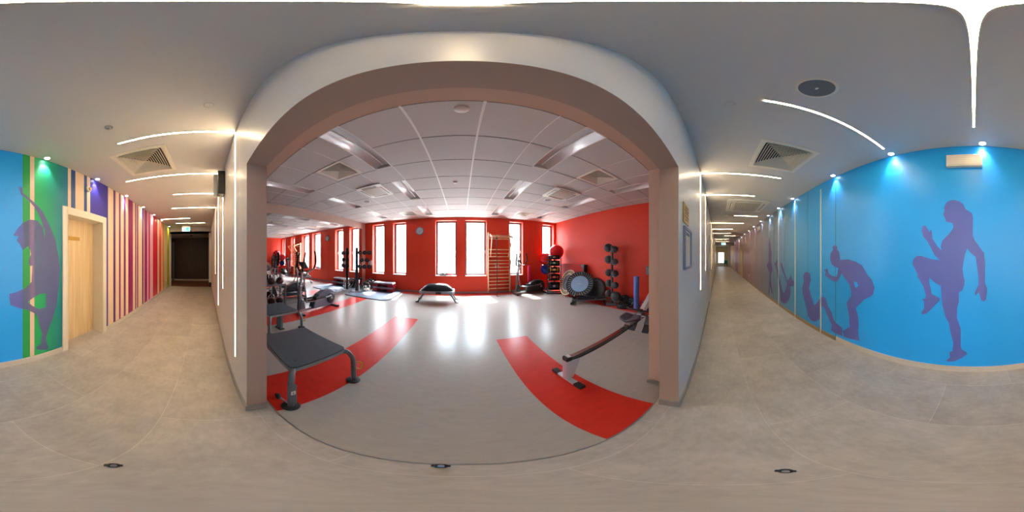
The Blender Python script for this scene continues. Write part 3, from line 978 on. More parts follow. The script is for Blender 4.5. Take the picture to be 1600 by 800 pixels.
# ------------------------------------------------------------------ small ceiling things
def speaker(label, x, y, z, r, dark=False):
    t = thing('ceiling_speaker', label, 'speaker', (x, y, z), 0, 'round ceiling speakers')
    q = MB(); q.lathe([(r * 1.0, 0), (r * 1.0, -0.004), (r * 0.86, -0.009), (r * 0.84, -0.003)], seg=40); q.build('rim', M_frame_white, t)
    q = MB(); q.lathe([(r * 0.85, -0.004), (r * 0.5, -0.007), (0.001, -0.008)], seg=40); q.build('mesh_cover', mat('speaker_mesh_grey', (110, 112, 118), 0.6, noise=0.2, scale=900), t)
    q = MB(); q.box((0, 0, -0.009), (0.02, 0.014, 0.002)); q.build('badge', M_plastic_white, t)
speaker('round grey ceiling speaker beside the free LED line in the corridor', 0.69, -0.48, CZ, 0.115)
speaker('small round speaker in the gym ceiling behind the air unit on the mirror side', -2.46, 3.73, GZ, 0.10)
speaker('small round speaker in the gym ceiling behind the air unit on the ball rack side', 2.18, 3.74, GZ, 0.10)
def disc(name, label, cat, x, y, z, r, m=None, h=0.012):
    q = MB(); q.lathe([(r, 0), (r, -h * 0.4), (r * 0.8, -h), (0.001, -h)], seg=24)
    o = q.build(name, m or M_frame_white, None, (x, y, z)); tag(o, label, cat); return o
t = thing('sprinkler_head', 'small chrome sprinkler in the corridor ceiling before the air grille on the door side', 'sprinkler', (-1.15, -0.78, CZ))
q = MB(); q.lathe([(0.038, 0), (0.036, -0.005), (0.026, -0.008), (0.022, 0.0)], seg=24); q.build('collar', M_silver, t)
q = MB(); q.cyl((0, 0, 0), (0, 0, -0.022), 0.009, 12); q.lathe([(0.02, -0.022), (0.02, -0.025), (0.001, -0.026)], seg=16); q.build('deflector', M_chrome, t)
disc('ceiling_cover_plate', 'plain flush round plate in the corridor ceiling right of the opening', 'cover', 1.04, -0.08, CZ, 0.035, M_ceil, 0.003)
disc('ceiling_cover_plate', 'faint flush round plate in the corridor ceiling left of the opening', 'cover', -1.05, 0.02, CZ, 0.035, M_ceil, 0.003)
disc('smoke_detector', 'tiny detector in the middle of the gym ceiling', 'smoke detector', -0.13, 3.16, GZ, 0.045, M_plastic_white, 0.03)
disc('smoke_detector', 'flat round detector on the gym ceiling close above the header', 'smoke detector', 0.0, 1.22, GZ, 0.06, M_ceil, 0.02)
disc('smoke_detector', 'low round detector in the corridor ceiling behind the ceiling air unit', 'smoke detector', 5.4, -0.3, CZ, 0.07, M_frame_white, 0.03)

# ------------------------------------------------------------------ signs, lamps and plates in the corridor
def emergency(label, x, z, w, h):
    t = thing('emergency_light', label, 'emergency light', (x, YB, z))
    q = MB(); q.bb(-w / 2, w / 2, 0, 0.055, -h / 2, h / 2); q.build('housing', M_plastic_white, t, bev=0.006)
    q = MB(); q.bb(-w / 2 + 0.018, w / 2 - 0.018, 0.055, 0.062, -h / 2 + 0.016, h / 2 - 0.016)
    for k in range(5):
        zz = -h / 2 + 0.03 + k * (h - 0.06) / 4
        q.bb(-w / 2 + 0.03, w / 2 - 0.03, 0.062, 0.064, zz - 0.002, zz + 0.002)
    q.build('diffuser', mat('cream_diffuser', (228, 222, 214), 0.3), t, bev=0.003)
emergency('white box-shaped emergency light on the blue wall, unlit', 0.10, 2.64, 0.38, 0.17)
emergency('small emergency light box high on the mauve part of the back wall', 6.7, 2.66, 0.36, 0.17)

def exit_sign(label, x, y, z, face):
    """face = +1: legible when seen from larger x"""
    t = thing('exit_sign', label, 'exit sign', (x, y, z), 0, 'hanging green exit signs')
    q = MB(); q.bb(-0.03, 0.03, -0.17, 0.17, 0.08, 0.125); q.build('housing', M_plastic_white, t, bev=0.004)
    q = MB(); q.bb(-0.006, 0.006, -0.16, 0.16, -0.08, 0.08); q.build('panel', M_exit_white, t)
    for sy in (-0.1, 0.1):
        q = MB(); q.cyl((0, sy, 0.12), (0, sy, CZ - z), 0.005, 8); q.build('suspension_rod', M_silver, t)
    w = face * 0.0075
    q = MB(); q.bb(w - 0.001, w + 0.001, -0.07, 0.155, -0.07, 0.07)
    g = q.build('green_field', M_exit_green, t)
    q = MB(); w2 = face * 0.0095
    # running figure, arrow and open door, white on green
    q.lathe([(0.001, w2 - 0.0005), (0.013, w2 - 0.0005), (0.013, w2 + 0.0005), (0.001, w2 + 0.0005)], (0, -0.02, 0.045), 'X', 16, False)
    for p0, p1, r_ in (((-0.022, 0.032), (-0.012, -0.005), 0.014), ((-0.022, 0.028), (-0.052, 0.012), 0.007), ((-0.02, 0.028), (0.012, 0.012), 0.007),
                       ((-0.012, -0.005), (-0.04, -0.022), 0.009), ((-0.04, -0.022), (-0.035, -0.055), 0.008), ((-0.012, -0.005), (0.01, -0.028), 0.009), ((0.01, -0.028), (0.032, -0.052), 0.008),
                       ((0.06, 0.0), (0.13, 0.0), 0.009), ((0.105, 0.026), (0.135, 0.0), 0.008), ((0.105, -0.026), (0.135, 0.0), 0.008)):
        q.beam((w2, p0[0], p0[1]), (w2, p1[0], p1[1]), 0.001, r_ * 2 * 0.7, (0, 0, 1)) if False else q.add(
            [(w2, p0[0] + (p1[1] - p0[1]) / max(1e-6, math.hypot(p1[0] - p0[0], p1[1] - p0[1])) * r_ * .6 * s_, p0[1] - (p1[0] - p0[0]) / max(1e-6, math.hypot(p1[0] - p0[0], p1[1] - p0[1])) * r_ * .6 * s_) for s_ in (-1, 1)] +
            [(w2, p1[0] + (p1[1] - p0[1]) / max(1e-6, math.hypot(p1[0] - p0[0], p1[1] - p0[1])) * r_ * .6 * s_, p1[1] - (p1[0] - p0[0]) / max(1e-6, math.hypot(p1[0] - p0[0], p1[1] - p0[1])) * r_ * .6 * s_) for s_ in (1, -1)], [(0, 1, 2, 3)])
    q.build('pictogram', M_exit_white, g)
exit_sign('green running-man exit sign hanging in the corridor end with stripes', -6.6, -0.80, 2.60, 1)
exit_sign('green running-man exit sign hanging far down the mauve corridor end', 12.7, -0.45, 2.45, -1)
t = thing('dome_camera', 'small black dome camera on the header before the dark lobby', 'camera', (LX0 + 0.02, -0.74, 2.70))
q = MB(); q.cyl((-0.02, 0, 0), (0.03, 0, 0), 0.045, 20); q.build('mount', M_black, t)
q = MB(); q.sph((0.04, 0, -0.01), 0.042); q.build('dome', M_black, t)
t = thing('wall_detector', 'round white sounder with amber lens on the wall above the oak door', 'detector', (-1.985, YB, 2.65))
q = MB(); q.cyl((0, 0, 0), (0, 0.03, 0), 0.055, 28); q.build('base', M_plastic_white, t, bev=0.004)
q = MB(); q.cyl((-0.012, 0.03, 0), (-0.012, 0.052, 0), 0.03, 24); q.build('lens', mat('amber_lens', (206, 172, 88), 0.25), t, bev=0.004)
# projecting sign box on the left
t = thing('projecting_sign', 'projecting box sign with black and pale sides high on the wall left of the opening', 'sign', (-2.33, YW, 2.62))
q = MB(); q.bb(-0.11, -0.075, -0.16, 0, -0.2, 0.2); q.build('pale_panel', M_plastic_white, t, bev=0.006)
q = MB(); q.bb(-0.075, 0.06, -0.10, 0, -0.2, 0.2); q.build('black_housing', M_black, t, bev=0.008)
# plaque and framed sheet right of the opening
t = thing('wall_plaque', 'engraved brass plaque above the framed notice right of the opening', 'plaque', (1.36, YW, 1.86))
q = MB(); q.bb(-0.12, 0.12, -0.006, 0, -0.085, 0.085); q.build('plate', M_brass, t, bev=0.0015)
q = MB()
for k, w in enumerate((0.10, 0.16, 0.13, 0.17, 0.09)):
    z = 0.055 - k * 0.027
    q.bb(-w / 2, w / 2, -0.0072, -0.006, z - 0.004, z + 0.004)
q.build('engraving', M_engrave, t)
t = thing('framed_notice', 'pale framed notice sheet under the brass plaque', 'notice frame', (1.395, YW, 1.565))
q = MB()
for (a, b, c, d) in ((-0.155, 0.155, 0.155, 0.175), (-0.155, 0.155, -0.175, -0.155), (-0.155, -0.135, -0.155, 0.155), (0.135, 0.155, -0.155, 0.155)):
    q.bb(a, b, -0.022, 0, c, d)
q.build('frame', mat('blue_grey_aluminium', (134, 146, 168), 0.3, metal=0.5), t, bev=0.002)
q = MB(); q.bb(-0.135, 0.135, -0.008, 0, -0.155, 0.155); q.build('sheet', M_frame_white, t)
q = MB(); q.bb(-0.1, 0.1, -0.009, -0.008, 0.11, 0.135); q.build('header_line', mat('grey_print', (120, 124, 132), 0.6), t)

def socket(label, loc, axis, m=M_plastic_white):
    t = thing('wall_socket', label, 'socket', loc)
    q = MB()
    if axis == 'Y': q.bb(-0.04, 0.04, -0.010, 0.010, -0.04, 0.04)
    else: q.bb(-0.010, 0.010, -0.04, 0.04, -0.04, 0.04)
    q.build('plate', m, t, bev=0.003)
    q = MB(); q.lathe([(0.001, -0.0115), (0.022, -0.0115), (0.022, 0.0115), (0.001, 0.0115)], axis='Y' if axis == 'Y' else 'X', seg=16, smooth=False)
    q.build('insert', m, t)
socket('small white socket low on the mauve wall', (8.9, YB + 0.01, 0.42), 'Y')
socket('ivory socket low on the red wall in the mirror corner', (-4.02, YF - 0.01, 0.42), 'Y', M_outlet)
socket('small white socket low on the sand coloured stripe, striped corridor end', (-7.0, YB + 0.01, 0.42), 'Y')

# ------------------------------------------------------------------ silhouettes on the back wall
WOMAN=[(0.21,2.13),(0.15,2.11),(0.11,2.07),(0.09,2.02),(0.02,1.97),(0.01,1.92),(0.01,1.83),(0.01,1.72),(-0.01,1.67),(-0.06,1.6),(-0.11,1.53),(-0.12,1.44),(-0.12,1.33),(-0.12,1.25),(-0.12,1.21),(-0.14,1.15),(-0.14,1.08),(-0.13,1.02),(-0.11,1.0),(-0.08,1.01),(-0.07,1.05),(-0.05,1.11),(-0.04,1.09),(-0.02,1.07),(-0.01,1.09),(-0.03,1.14),(-0.05,1.19),(-0.05,1.28),(-0.03,1.42),(-0.02,1.49),(0.04,1.54),(0.07,1.58),(0.09,1.53),(0.11,1.44),(0.12,1.36),(0.11,1.28),(0.1,1.24),(0.1,1.19),(0.12,1.13),(0.16,1.1),(0.16,1.0),(0.18,0.91),(0.18,0.8),(0.14,0.66),(0.14,0.41),(0.13,0.37),(0.08,0.33),(0.07,0.3),(0.12,0.24),(0.16,0.21),(0.21,0.17),(0.29,0.16),(0.3,0.18),(0.26,0.23),(0.26,0.32),(0.23,0.34),(0.22,0.46),(0.25,0.6),(0.27,0.73),(0.31,0.81),(0.34,0.94),(0.35,1.03),(0.36,1.17),(0.42,1.2),(0.49,1.26),(0.49,1.2),(0.47,1.12),(0.46,1.07),(0.37,1.03),(0.37,1.0),(0.45,0.91),(0.52,0.83),(0.57,0.81),(0.58,0.84),(0.55,0.89),(0.55,0.97),(0.57,1.0),(0.53,1.02),(0.53,1.06),(0.56,1.16),(0.63,1.27),(0.63,1.29),(0.69,1.41),(0.68,1.46),(0.64,1.5),(0.58,1.5),(0.48,1.47),(0.37,1.45),(0.43,1.51),(0.47,1.59),(0.51,1.66),(0.56,1.72),(0.58,1.79),(0.57,1.84),(0.56,1.85),(0.53,1.84),(0.5,1.79),(0.49,1.77),(0.47,1.8),(0.46,1.77),(0.45,1.69),(0.39,1.6),(0.35,1.56),(0.36,1.61),(0.34,1.67),(0.27,1.74),(0.23,1.79),(0.22,1.82),(0.23,1.86),(0.27,1.87),(0.3,1.88),(0.32,1.94),(0.33,1.96),(0.32,2.0),(0.32,2.05),(0.29,2.11),(0.25,2.13)]
BENDER=[(1.99,1.68),(1.94,1.65),(1.94,1.61),(1.89,1.55),(1.87,1.44),(1.7,1.45),(1.55,1.42),(1.43,1.37),(1.33,1.24),(1.26,1.18),(1.22,1.08),(1.24,0.99),(1.28,0.95),(1.39,0.89),(1.54,0.73),(1.5,0.6),(1.49,0.46),(1.5,0.35),(1.48,0.19),(1.64,0.16),(1.79,0.15),(1.81,0.25),(1.76,0.3),(1.67,0.38),(1.68,0.55),(1.73,0.76),(1.71,0.81),(1.64,0.9),(1.64,0.98),(1.68,1.08),(1.82,1.21),(1.85,1.22),(1.89,1.15),(1.95,1.08),(2.06,1.09),(2.18,1.13),(2.26,1.16),(2.24,1.22),(2.29,1.26),(2.24,1.26),(2.21,1.29),(2.18,1.26),(2.16,1.2),(2.06,1.17),(1.95,1.16),(1.93,1.22),(1.92,1.31),(1.99,1.32),(2.08,1.36),(2.12,1.45),(2.11,1.54),(2.04,1.61),(2.06,1.65)]
BENDER_H=[(1.58,1.13),(1.52,1.12),(1.5,1.08),(1.54,1.03),(1.57,1.08)]
SITUP=[(2.86,1.18),(2.75,1.15),(2.72,1.03),(2.78,0.85),(2.72,0.71),(2.59,0.52),(2.43,0.69),(2.32,0.77),(2.24,0.74),(2.18,0.62),(2.08,0.52),(2.02,0.38),(1.95,0.35),(1.82,0.3),(1.82,0.15),(1.99,0.14),(2.09,0.16),(2.08,0.28),(2.18,0.41),(2.28,0.55),(2.36,0.58),(2.38,0.4),(2.43,0.27),(2.57,0.17),(2.72,0.15),(2.83,0.23),(2.92,0.44),(3.04,0.67),(3.06,0.8),(2.99,0.97),(3.02,1.06),(2.98,1.14)]
LEGSUP=[(4.63,1.42),(4.55,1.33),(4.6,1.21),(4.45,1.01),(4.3,0.69),(4.16,0.51),(4.07,0.47),(3.98,0.55),(3.86,0.76),(3.98,0.92),(4.16,1.07),(4.3,1.24),(4.3,1.34),(4.2,1.27),(4.02,1.05),(3.86,0.86),(3.74,0.91),(3.61,1.03),(3.55,0.92),(3.45,0.89),(3.49,0.77),(3.66,0.73),(3.64,0.6),(3.7,0.41),(3.9,0.22),(4.11,0.16),(4.3,0.19),(4.35,0.53),(4.45,0.74),(4.66,1.11),(4.81,1.26),(4.66,1.32)]
STANDING=[(5.31,2.14),(5.21,1.93),(5.1,1.58),(5.14,1.33),(5.05,1.21),(5.01,1.04),(5.14,0.9),(5.18,0.68),(5.08,0.48),(4.98,0.32),(5.05,0.22),(5.18,0.37),(5.28,0.48),(5.32,0.2),(5.45,0.17),(5.35,0.43),(5.32,0.7),(5.32,0.93),(5.5,1.05),(5.65,1.17),(5.42,1.3),(5.42,1.63),(5.42,1.95),(5.35,2.14)]
DANCER=[(-0.78,2.37),(-0.83,2.36),(-0.84,2.29),(-0.93,2.23),(-1.02,2.17),(-1.12,2.08),(-1.22,1.92),(-1.32,1.72),(-1.38,1.48),(-1.4,1.32),(-1.38,1.07),(-1.34,0.82),(-1.28,0.63),(-1.21,0.47),(-1.17,0.34),(-1.19,0.23),(-1.21,0.17),(-1.19,0.13),(-1.04,0.18),(-1.02,0.23),(-1.09,0.27),(-1.11,0.43),(-1.07,0.58),(-1.04,0.72),(-0.99,0.77),(-0.91,0.82),(-0.78,0.87),(-0.68,0.92),(-0.67,0.99),(-0.67,1.06),(-0.75,1.07),(-0.87,1.11),(-0.96,1.18),(-0.97,1.38),(-0.93,1.38),(-0.92,1.44),(-0.95,1.52),(-0.94,1.58),(-0.91,1.62),(-0.84,1.57),(-0.8,1.64),(-0.76,1.68),(-0.78,1.73),(-0.72,1.74),(-0.76,1.81),(-0.84,1.9),(-0.93,1.95),(-1.05,1.95),(-1.12,1.87),(-1.15,1.73),(-1.15,1.83),(-1.09,1.98),(-1.01,2.11),(-0.91,2.21),(-0.82,2.26),(-0.8,2.32)]
DANCER_H=[(-1.17,1.01),(-1.17,0.82),(-1.07,0.81),(-0.97,0.87),(-0.91,0.93),(-0.97,0.97),(-1.07,1.01)]

def silhouette(label, outer, hole=None):
    c = (sum(p[0] for p in outer) / len(outer), sum(p[1] for p in outer) / len(outer))
    loops = [[Vector((p[0] - c[0], p[1] - c[1], 0)) for p in outer]]
    if hole: loops.append([Vector((p[0] - c[0], p[1] - c[1], 0)) for p in hole])
    vs = [v for l in loops for v in l]
    tri = tessellate_polygon(loops)
    q = MB(); q.add([(v.x, 0, v.y) for v in vs], [tuple(t_) for t_ in tri])
    o = q.build('wall_silhouette', M_film, None, (c[0], YB + 0.004, c[1]))
    tag(o, label, 'wall decal', 'violet athlete silhouettes on the back wall')
silhouette('violet silhouette of a woman lifting one knee on the blue wall', WOMAN)
silhouette('violet silhouette of a woman bending forward with raised hand', BENDER, BENDER_H)
silhouette('violet silhouette of a person doing a sit-up, knees bent', SITUP)
silhouette('violet silhouette of a person on the shoulders with legs stretched upwards', LEGSUP)
silhouette('thin violet silhouette standing upright on the mauve panelling', STANDING)
silhouette('violet silhouette of a dancer standing on one leg across the green stripe', DANCER, DANCER_H)

# ------------------------------------------------------------------ mirror wall
t = thing('wall_mirror', 'large wall mirror of five panels along the side wall, under a greige beam', 'mirror', (XL, 0, 0))
ys = [0.66, 1.79, 2.90, 4.01, 5.12, 6.12]
for a, b in zip(ys[:-1], ys[1:]):
    q = MB(); q.bb(0.002, 0.008, a + 0.0012, b - 0.0012, 0.105, 2.745); q.build('mirror_panel', M_mirror, t)

# ------------------------------------------------------------------ wall clock
t = thing('wall_clock', 'round grey wall clock with white dial between the window pairs', 'clock', (-1.68, YF, 2.52))
q = MB(); q.lathe([(0.001, 0), (0.165, 0), (0.17, -0.02), (0.16, -0.042), (0.148, -0.044), (0.146, -0.03)], axis='Y', seg=48); q.build('case', mat('clock_case_grey', (92, 98, 110), 0.35), t)
q = MB(); q.lathe([(0.001, -0.030), (0.147, -0.030)], axis='Y', seg=48, smooth=False); q.build('dial', mat('clock_dial', (196, 206, 216), 0.5), t)
for k in range(12):
    a = 2 * PI * k / 12
    q = MB(); q.box((0.125 * math.sin(a), -0.0315, 0.125 * math.cos(a)), (0.006, 0.001, 0.02 if k % 3 else 0.03), (0, a, 0)); q.build('hour_mark', M_black, t)
for nm, a, l, w in (('hour_hand', R(200), 0.07, 0.008), ('minute_hand', R(65), 0.11, 0.005)):
    q = MB(); q.box((l / 2 * math.sin(a), -0.034, l / 2 * math.cos(a)), (w, 0.002, l), (0, a, 0)); q.build(nm, M_black, t)

# ------------------------------------------------------------------ jump platforms
def platform(label, loc, h, sx, sy, rz=0.0, pin=True, sticker=False, extra=False, wheel=False):
    t = thing('jump_platform', label, 'plyometric platform', loc, rz)
    def rr(w, d, r, n=5):
        pts = []
        for (cx, cy, a0) in ((w / 2 - r, d / 2 - r, 0), (-w / 2 + r, d / 2 - r, 90), (-w / 2 + r, -d / 2 + r, 180), (w / 2 - r, -d / 2 + r, 270)):
            for k in range(n + 1):
                a = R(a0 + 90 * k / n); pts.append((cx + r * math.cos(a), cy + r * math.sin(a)))
        return pts
    q = MB(); q.prism(rr(sx, sy, 0.05), h - 0.016, h); q.build('rubber_top', M_slate, t, bev=0.004)
    q = MB(); q.prism(rr(sx + 0.012, sy + 0.012, 0.055), h - 0.052, h - 0.016); q.build('deck_frame', M_silver, t, bev=0.01)
    for px_ in (-1, 1):
        for py_ in (-1, 1):
            q = MB(); q.cyl((px_ * (sx / 2 - 0.09), py_ * (sy / 2 - 0.09), h), (px_ * (sx / 2 - 0.09), py_ * (sy / 2 - 0.09), h + 0.0015), 0.009, 12); q.build('screw', M_black, t)
    for px_ in (-1, 1):
        for py_ in (-1, 1):
            x0, y0 = px_ * (sx / 2 - 0.02), py_ * (sy / 2 - 0.03)
            x1, y1 = px_ * (sx / 2 + 0.06), py_ * (sy / 2 + 0.035)
            pts = [(x0 - px_ * 0.10, y0 - py_ * 0.05, h - 0.042), (x0, y0, h - 0.04), (x0 + (x1 - x0) * 0.5, y0 + (y1 - y0) * 0.5, h - 0.055), (x0 + (x1 - x0) * 0.85, y0 + (y1 - y0) * 0.8, h - 0.11),
                   (x1, y1, h - 0.19), (x1 + px_ * 0.005, y1, 0.014)]
            q = MB(); q.tube(pts, 0.0255, 16); lg = q.build('leg', M_grey_metal, t)
            q = MB(); q.lathe([(0.001, 0), (0.068, 0), (0.07, 0.008), (0.06, 0.016), (0.001, 0.018)], (x1, y1, 0), seg=28); q.build('rubber_foot', M_rubber, lg)
            if px_ > 0 and py_ > 0 and pin:
                q = MB(); q.tube([(x1 + 0.028, y1 + 0.01, h * 0.42), (x1 + 0.06, y1 + 0.03, h * 0.42), (x1 + 0.075, y1 + 0.04, h * 0.48), (x1 + 0.075, y1 + 0.04, h * 0.57), (x1 + 0.06, y1 + 0.03, h * 0.62), (x1 + 0.028, y1 + 0.01, h * 0.62)], 0.0075, 8)
                o = q.build('pull_pin', M_yellow, t); o['label'] = 'yellow pull pin handle'
                for kk in range(5):
                    q = MB(); q.cyl((x1 - 0.024, y1 - 0.01, h * (0.25 + 0.1 * kk)), (x1 - 0.029, y1 - 0.012, h * (0.25 + 0.1 * kk)), 0.005, 8); q.build('adjusting_hole', M_black, lg)
            if px_ > 0 and py_ < 0 and sticker:
                q = MB(); q.box((x1 + 0.031, y1 + 0.004, h * 0.5), (0.002, 0.036, 0.05)); s_ = q.build('sticker', M_plastic_white, lg)
                q = MB(); q.box((x1 + 0.0325, y1 + 0.004, h * 0.5), (0.001, 0.014, 0.016)); q.box((x1 + 0.0325, y1 + 0.007, h * 0.5 - 0.012), (0.001, 0.01, 0.004)); q.build('sticker_print', mat('grey_print', (120, 124, 132), 0.6), s_)
                q = MB(); q.box((x1 + 0.018, y1 + 0.004, h * 0.40), (0.022, 0.062, h * 0.62)); q.build('side_plate', M_grey_metal, lg, bev=0.006)
    if wheel:
        x1, y1 = sx / 2 + 0.03, -sy / 2 - 0.045
        q = MB(); q.beam((x1, y1, 0.03), (x1 - 0.11, y1 - 0.02, 0.034), 0.012, 0.02); w_ = q.build('wheel_bracket', M_silver, t, bev=0.003)
        q = MB(); q.lathe([(0.001, -0.014), (0.032, -0.014), (0.036, -0.006), (0.036, 0.006), (0.032, 0.014), (0.001, 0.014)], (x1 - 0.12, y1 - 0.022, 0.036), 'Y', 24); q.build('wheel', M_rubber, t)
    if extra:
        for dx in (0.0, -0.12):
            q = MB(); q.bb(sx / 2 - 0.10 + dx, sx / 2 - 0.06 + dx, -0.06, 0.0, 0.015, h - 0.05); lg = q.build('leg', M_grey_metal, t, bev=0.008)
            q = MB(); q.bb(sx / 2 - 0.13 + dx, sx / 2 - 0.04 + dx, -0.08, 0.02, 0, 0.018); q.build('rubber_foot', M_rubber, lg, bev=0.004)
platform('nearest jump platform with slate top beside the opening, half behind the pillar', (-1.412, 0.915, 0), 0.50, 0.74, 0.60, R(-1.5), sticker=True, wheel=True)
platform('lower jump platform with slate top standing behind the nearest one', (-3.06, 1.41, 0), 0.385, 0.70, 0.62, R(3), extra=True)

# ------------------------------------------------------------------ kettlebell rack and kettlebells
t = thing('kettlebell_rack', 'grey two-tier kettlebell rack in front of the mirror', 'rack', (-3.93, 1.52, 0))
for z, nm in ((0.19, 'lower'), (0.74, 'upper')):
    q = MB(); q.bb(-0.16, 0.16, -0.5, 0.5, z - 0.02, z); q.bb(0.15, 0.17, -0.5, 0.5, z - 0.02, z + 0.03); q.bb(-0.17, -0.15, -0.5, 0.5, z - 0.02, z + 0.03); q.build('shelf', M_grey_metal, t, bev=0.004)
for sy in (-0.48, 0.48):
    q = MB(); q.beam((-0.14, sy, 0), (-0.14, sy, 0.98), 0.05, 0.05); q.beam((0.15, sy, 0), (0.15, sy, 0.74), 0.05, 0.05); q.beam((-0.17, sy, 0.02), (0.2, sy, 0.02), 0.06, 0.04); q.build('upright', M_grey_metal, t, bev=0.005)
M_kb = mat('maroon_black_iron', (52, 28, 30), 0.3, noise=0.2)
def kettlebell():
    t = thing('kettlebell', '', 'kettlebell', (0, 0, 0), 0, 'kettlebells on the rack by the mirror')
    q = MB(); q.sph((0, 0, 0.10), 0.105, sc=(1, 1, 0.95)); q.cyl((0, 0, 0), (0, 0, 0.02), 0.07, 24); q.build('bell', M_kb, t)
    q = MB(); q.tube([(0, -0.06, 0.175), (0, -0.075, 0.22), (0, -0.06, 0.265), (0, -0.03, 0.285), (0, 0.03, 0.285), (0, 0.06, 0.265), (0, 0.075, 0.22), (0, 0.06, 0.175)], 0.014, 12); q.build('handle', M_chrome, t)
    return t
kb = kettlebell()
first = True
for z, tier in ((0.19, 'lower'), (0.74, 'upper')):
    for k, (y, w) in enumerate(((1.90, 'nearest the windows'), (1.66, 'second from the windows end'), (1.41, 'third from the windows end'))):
        l = 'maroon black kettlebell with chrome handle on the %s shelf, %s' % (tier, w)
        if first:
            kb.location = (-3.90, y, z); kb.rotation_euler = (0, 0, 0.3); kb['label'] = l; first = False
        else:
            dup(kb, (-3.90, y, z), 0.2 * k - 0.3, l)

# ------------------------------------------------------------------ cross trainers
def cross_trainer(label, loc, rz, body, tubes, grp):
    t = thing('cross_trainer', label, 'cross trainer', loc, rz, grp)
    q = MB(); q.beam((0, -0.12, 0.07), (0, 1.1, 0.07), 0.08, 0.06); q.build('base_beam', tubes, t, bev=0.006)
    for y, nm in ((-0.12, 'front_foot'), (1.08, 'rear_foot')):
        q = MB(); q.beam((-0.28, y, 0.03), (0.28, y, 0.03), 0.06, 0.045); o = q.build(nm, M_black if y > 0 else tubes, t, bev=0.006)
        for sx in (-1, 1):
            q = MB(); q.cyl((sx * 0.26, y, 0.028), (sx * 0.30, y, 0.028), 0.028, 16); q.build('end_cap', M_rubber, o)
    prof = [(0.30, 0.06), (0.36, 0.26), (0.52, 0.44), (0.74, 0.53), (0.96, 0.53), (1.10, 0.46), (1.17, 0.34), (1.15, 0.18), (1.06, 0.06)]
    q = MB(); q.prism(prof, -0.10, 0.10, 'YZ'); q.build('housing', body, t, bev=0.03, seg=3)
    for s in (-1, 1):
        q = MB(); q.lathe([(0.001, s * 0.10), (0.155, s * 0.10), (0.155, s * 0.115), (0.12, s * 0.125), (0.001, s * 0.125)], (0, 0.97, 0.27), 'X', 32); d = q.build('crank_disc', M_black, t)
        q = MB(); q.lathe([(0.001, s * 0.125), (0.04, s * 0.125), (0.035, s * 0.14), (0.001, s * 0.14)], (0, 0.97, 0.27), 'X', 20); q.build('hub', M_silver, d)
        cz = 0.27 + s * 0.09
        q = MB(); q.tube([(s * 0.2, 0.02, 0.34), (s * 0.2, 0.30, 0.27 + s * 0.05), (s * 0.17, 0.97 - 0.05 * s, cz)], 0.02, 12)
        q.cyl((s * 0.12, 0.97 - 0.05 * s, cz), (s * 0.19, 0.97 - 0.05 * s, cz), 0.016, 12); q.build('foot_rail', tubes, t)
        q = MB(); q.bb(s * 0.2 - 0.065, s * 0.2 + 0.065, 0.28, 0.62, 0.30 + s * 0.06, 0.33 + s * 0.06); q.bb(s * 0.2 - 0.065, s * 0.2 + 0.065, 0.27, 0.285, 0.30 + s * 0.06, 0.38 + s * 0.06)
        q.bb(s * 0.265 - 0.006, s * 0.265 + 0.006, 0.28, 0.60, 0.30 + s * 0.06, 0.36 + s * 0.06); q.build('pedal', M_black, t, bev=0.008)
        a = s * 0.10
        q = MB(); q.tube([(s * 0.2, 0.02, 0.33), (s * 0.205, 0.0 - a * 0.3, 0.62), (s * 0.21, -0.02 - a * 0.4, 0.9), (s * 0.22, 0.02, 1.08), (s * 0.25, 0.10 + a, 1.18)], 0.019, 12); h = q.build('handle_arm', tubes, t)
        q = MB(); q.tube([(s * 0.25, 0.10 + a, 1.18), (s * 0.265, 0.15 + a, 1.32), (s * 0.262, 0.16 + a, 1.46), (s * 0.25, 0.13 + a, 1.62)], 0.023, 12); q.build('grip', M_rubber, h)
        q = MB(); q.cyl((s * 0.04, -0.01, 0.62), (s * 0.205, -0.01, 0.62), 0.014, 10); q.build('pivot', M_black, t)
    q = MB(); q.beam((0, -0.08, 0.08), (0, -0.03, 0.75), 0.09, 0.07, (0, 1, 0)); q.beam((0, -0.03, 0.72), (0, 0.05, 1.2), 0.055, 0.05, (0, 1, 0)); q.build('mast', tubes, t, bev=0.01)
    q = MB(); q.prism([(-0.10, 0.10), (-0.04, 0.40), (0.04, 0.36), (0.10, 0.1)], -0.06, 0.06, 'YZ'); q.build('mast_shroud', body, t, bev=0.02)
    q = MB(); q.box((0, 0.06, 1.27), (0.28, 0.05, 0.19), (R(35), 0, 0)); cn = q.build('console', body, t, bev=0.02)
    q = MB(); q.box((0, 0.088, 1.288), (0.17, 0.004, 0.09), (R(35), 0, 0)); q.build('screen', mat('lcd_grey', (120, 140, 150), 0.2), cn)
    q = MB(); q.tube([(-0.20, 0.20, 1.16), (-0.19, 0.10, 1.13), (-0.10, 0.04, 1.12), (0.10, 0.04, 1.12), (0.19, 0.10, 1.13), (0.20, 0.20, 1.16)], 0.014, 10); q.build('fixed_handlebar', M_black, t)
    for s in (-1, 1):
        q = MB(); q.tube([(s * 0.04, 0.0, 1.10), (s * 0.12, -0.03, 1.22), (s * 0.135, -0.02, 1.40), (s * 0.125, 0.03, 1.58)], 0.019, 12); q.build('fixed_grip', M_rubber, t)
cross_trainer('silver grey cross trainer in front of the mirror, flywheel end towards the windows', (-3.46, 2.30, 0), R(2), mat('graphite_plastic', (96, 104, 120), 0.35), M_silver, 'cross trainers')
cross_trainer('black cross trainer by the window wall, right of the wall bars', (2.13, 5.93, 0), R(-88), M_black, M_silver, 'cross trainers')

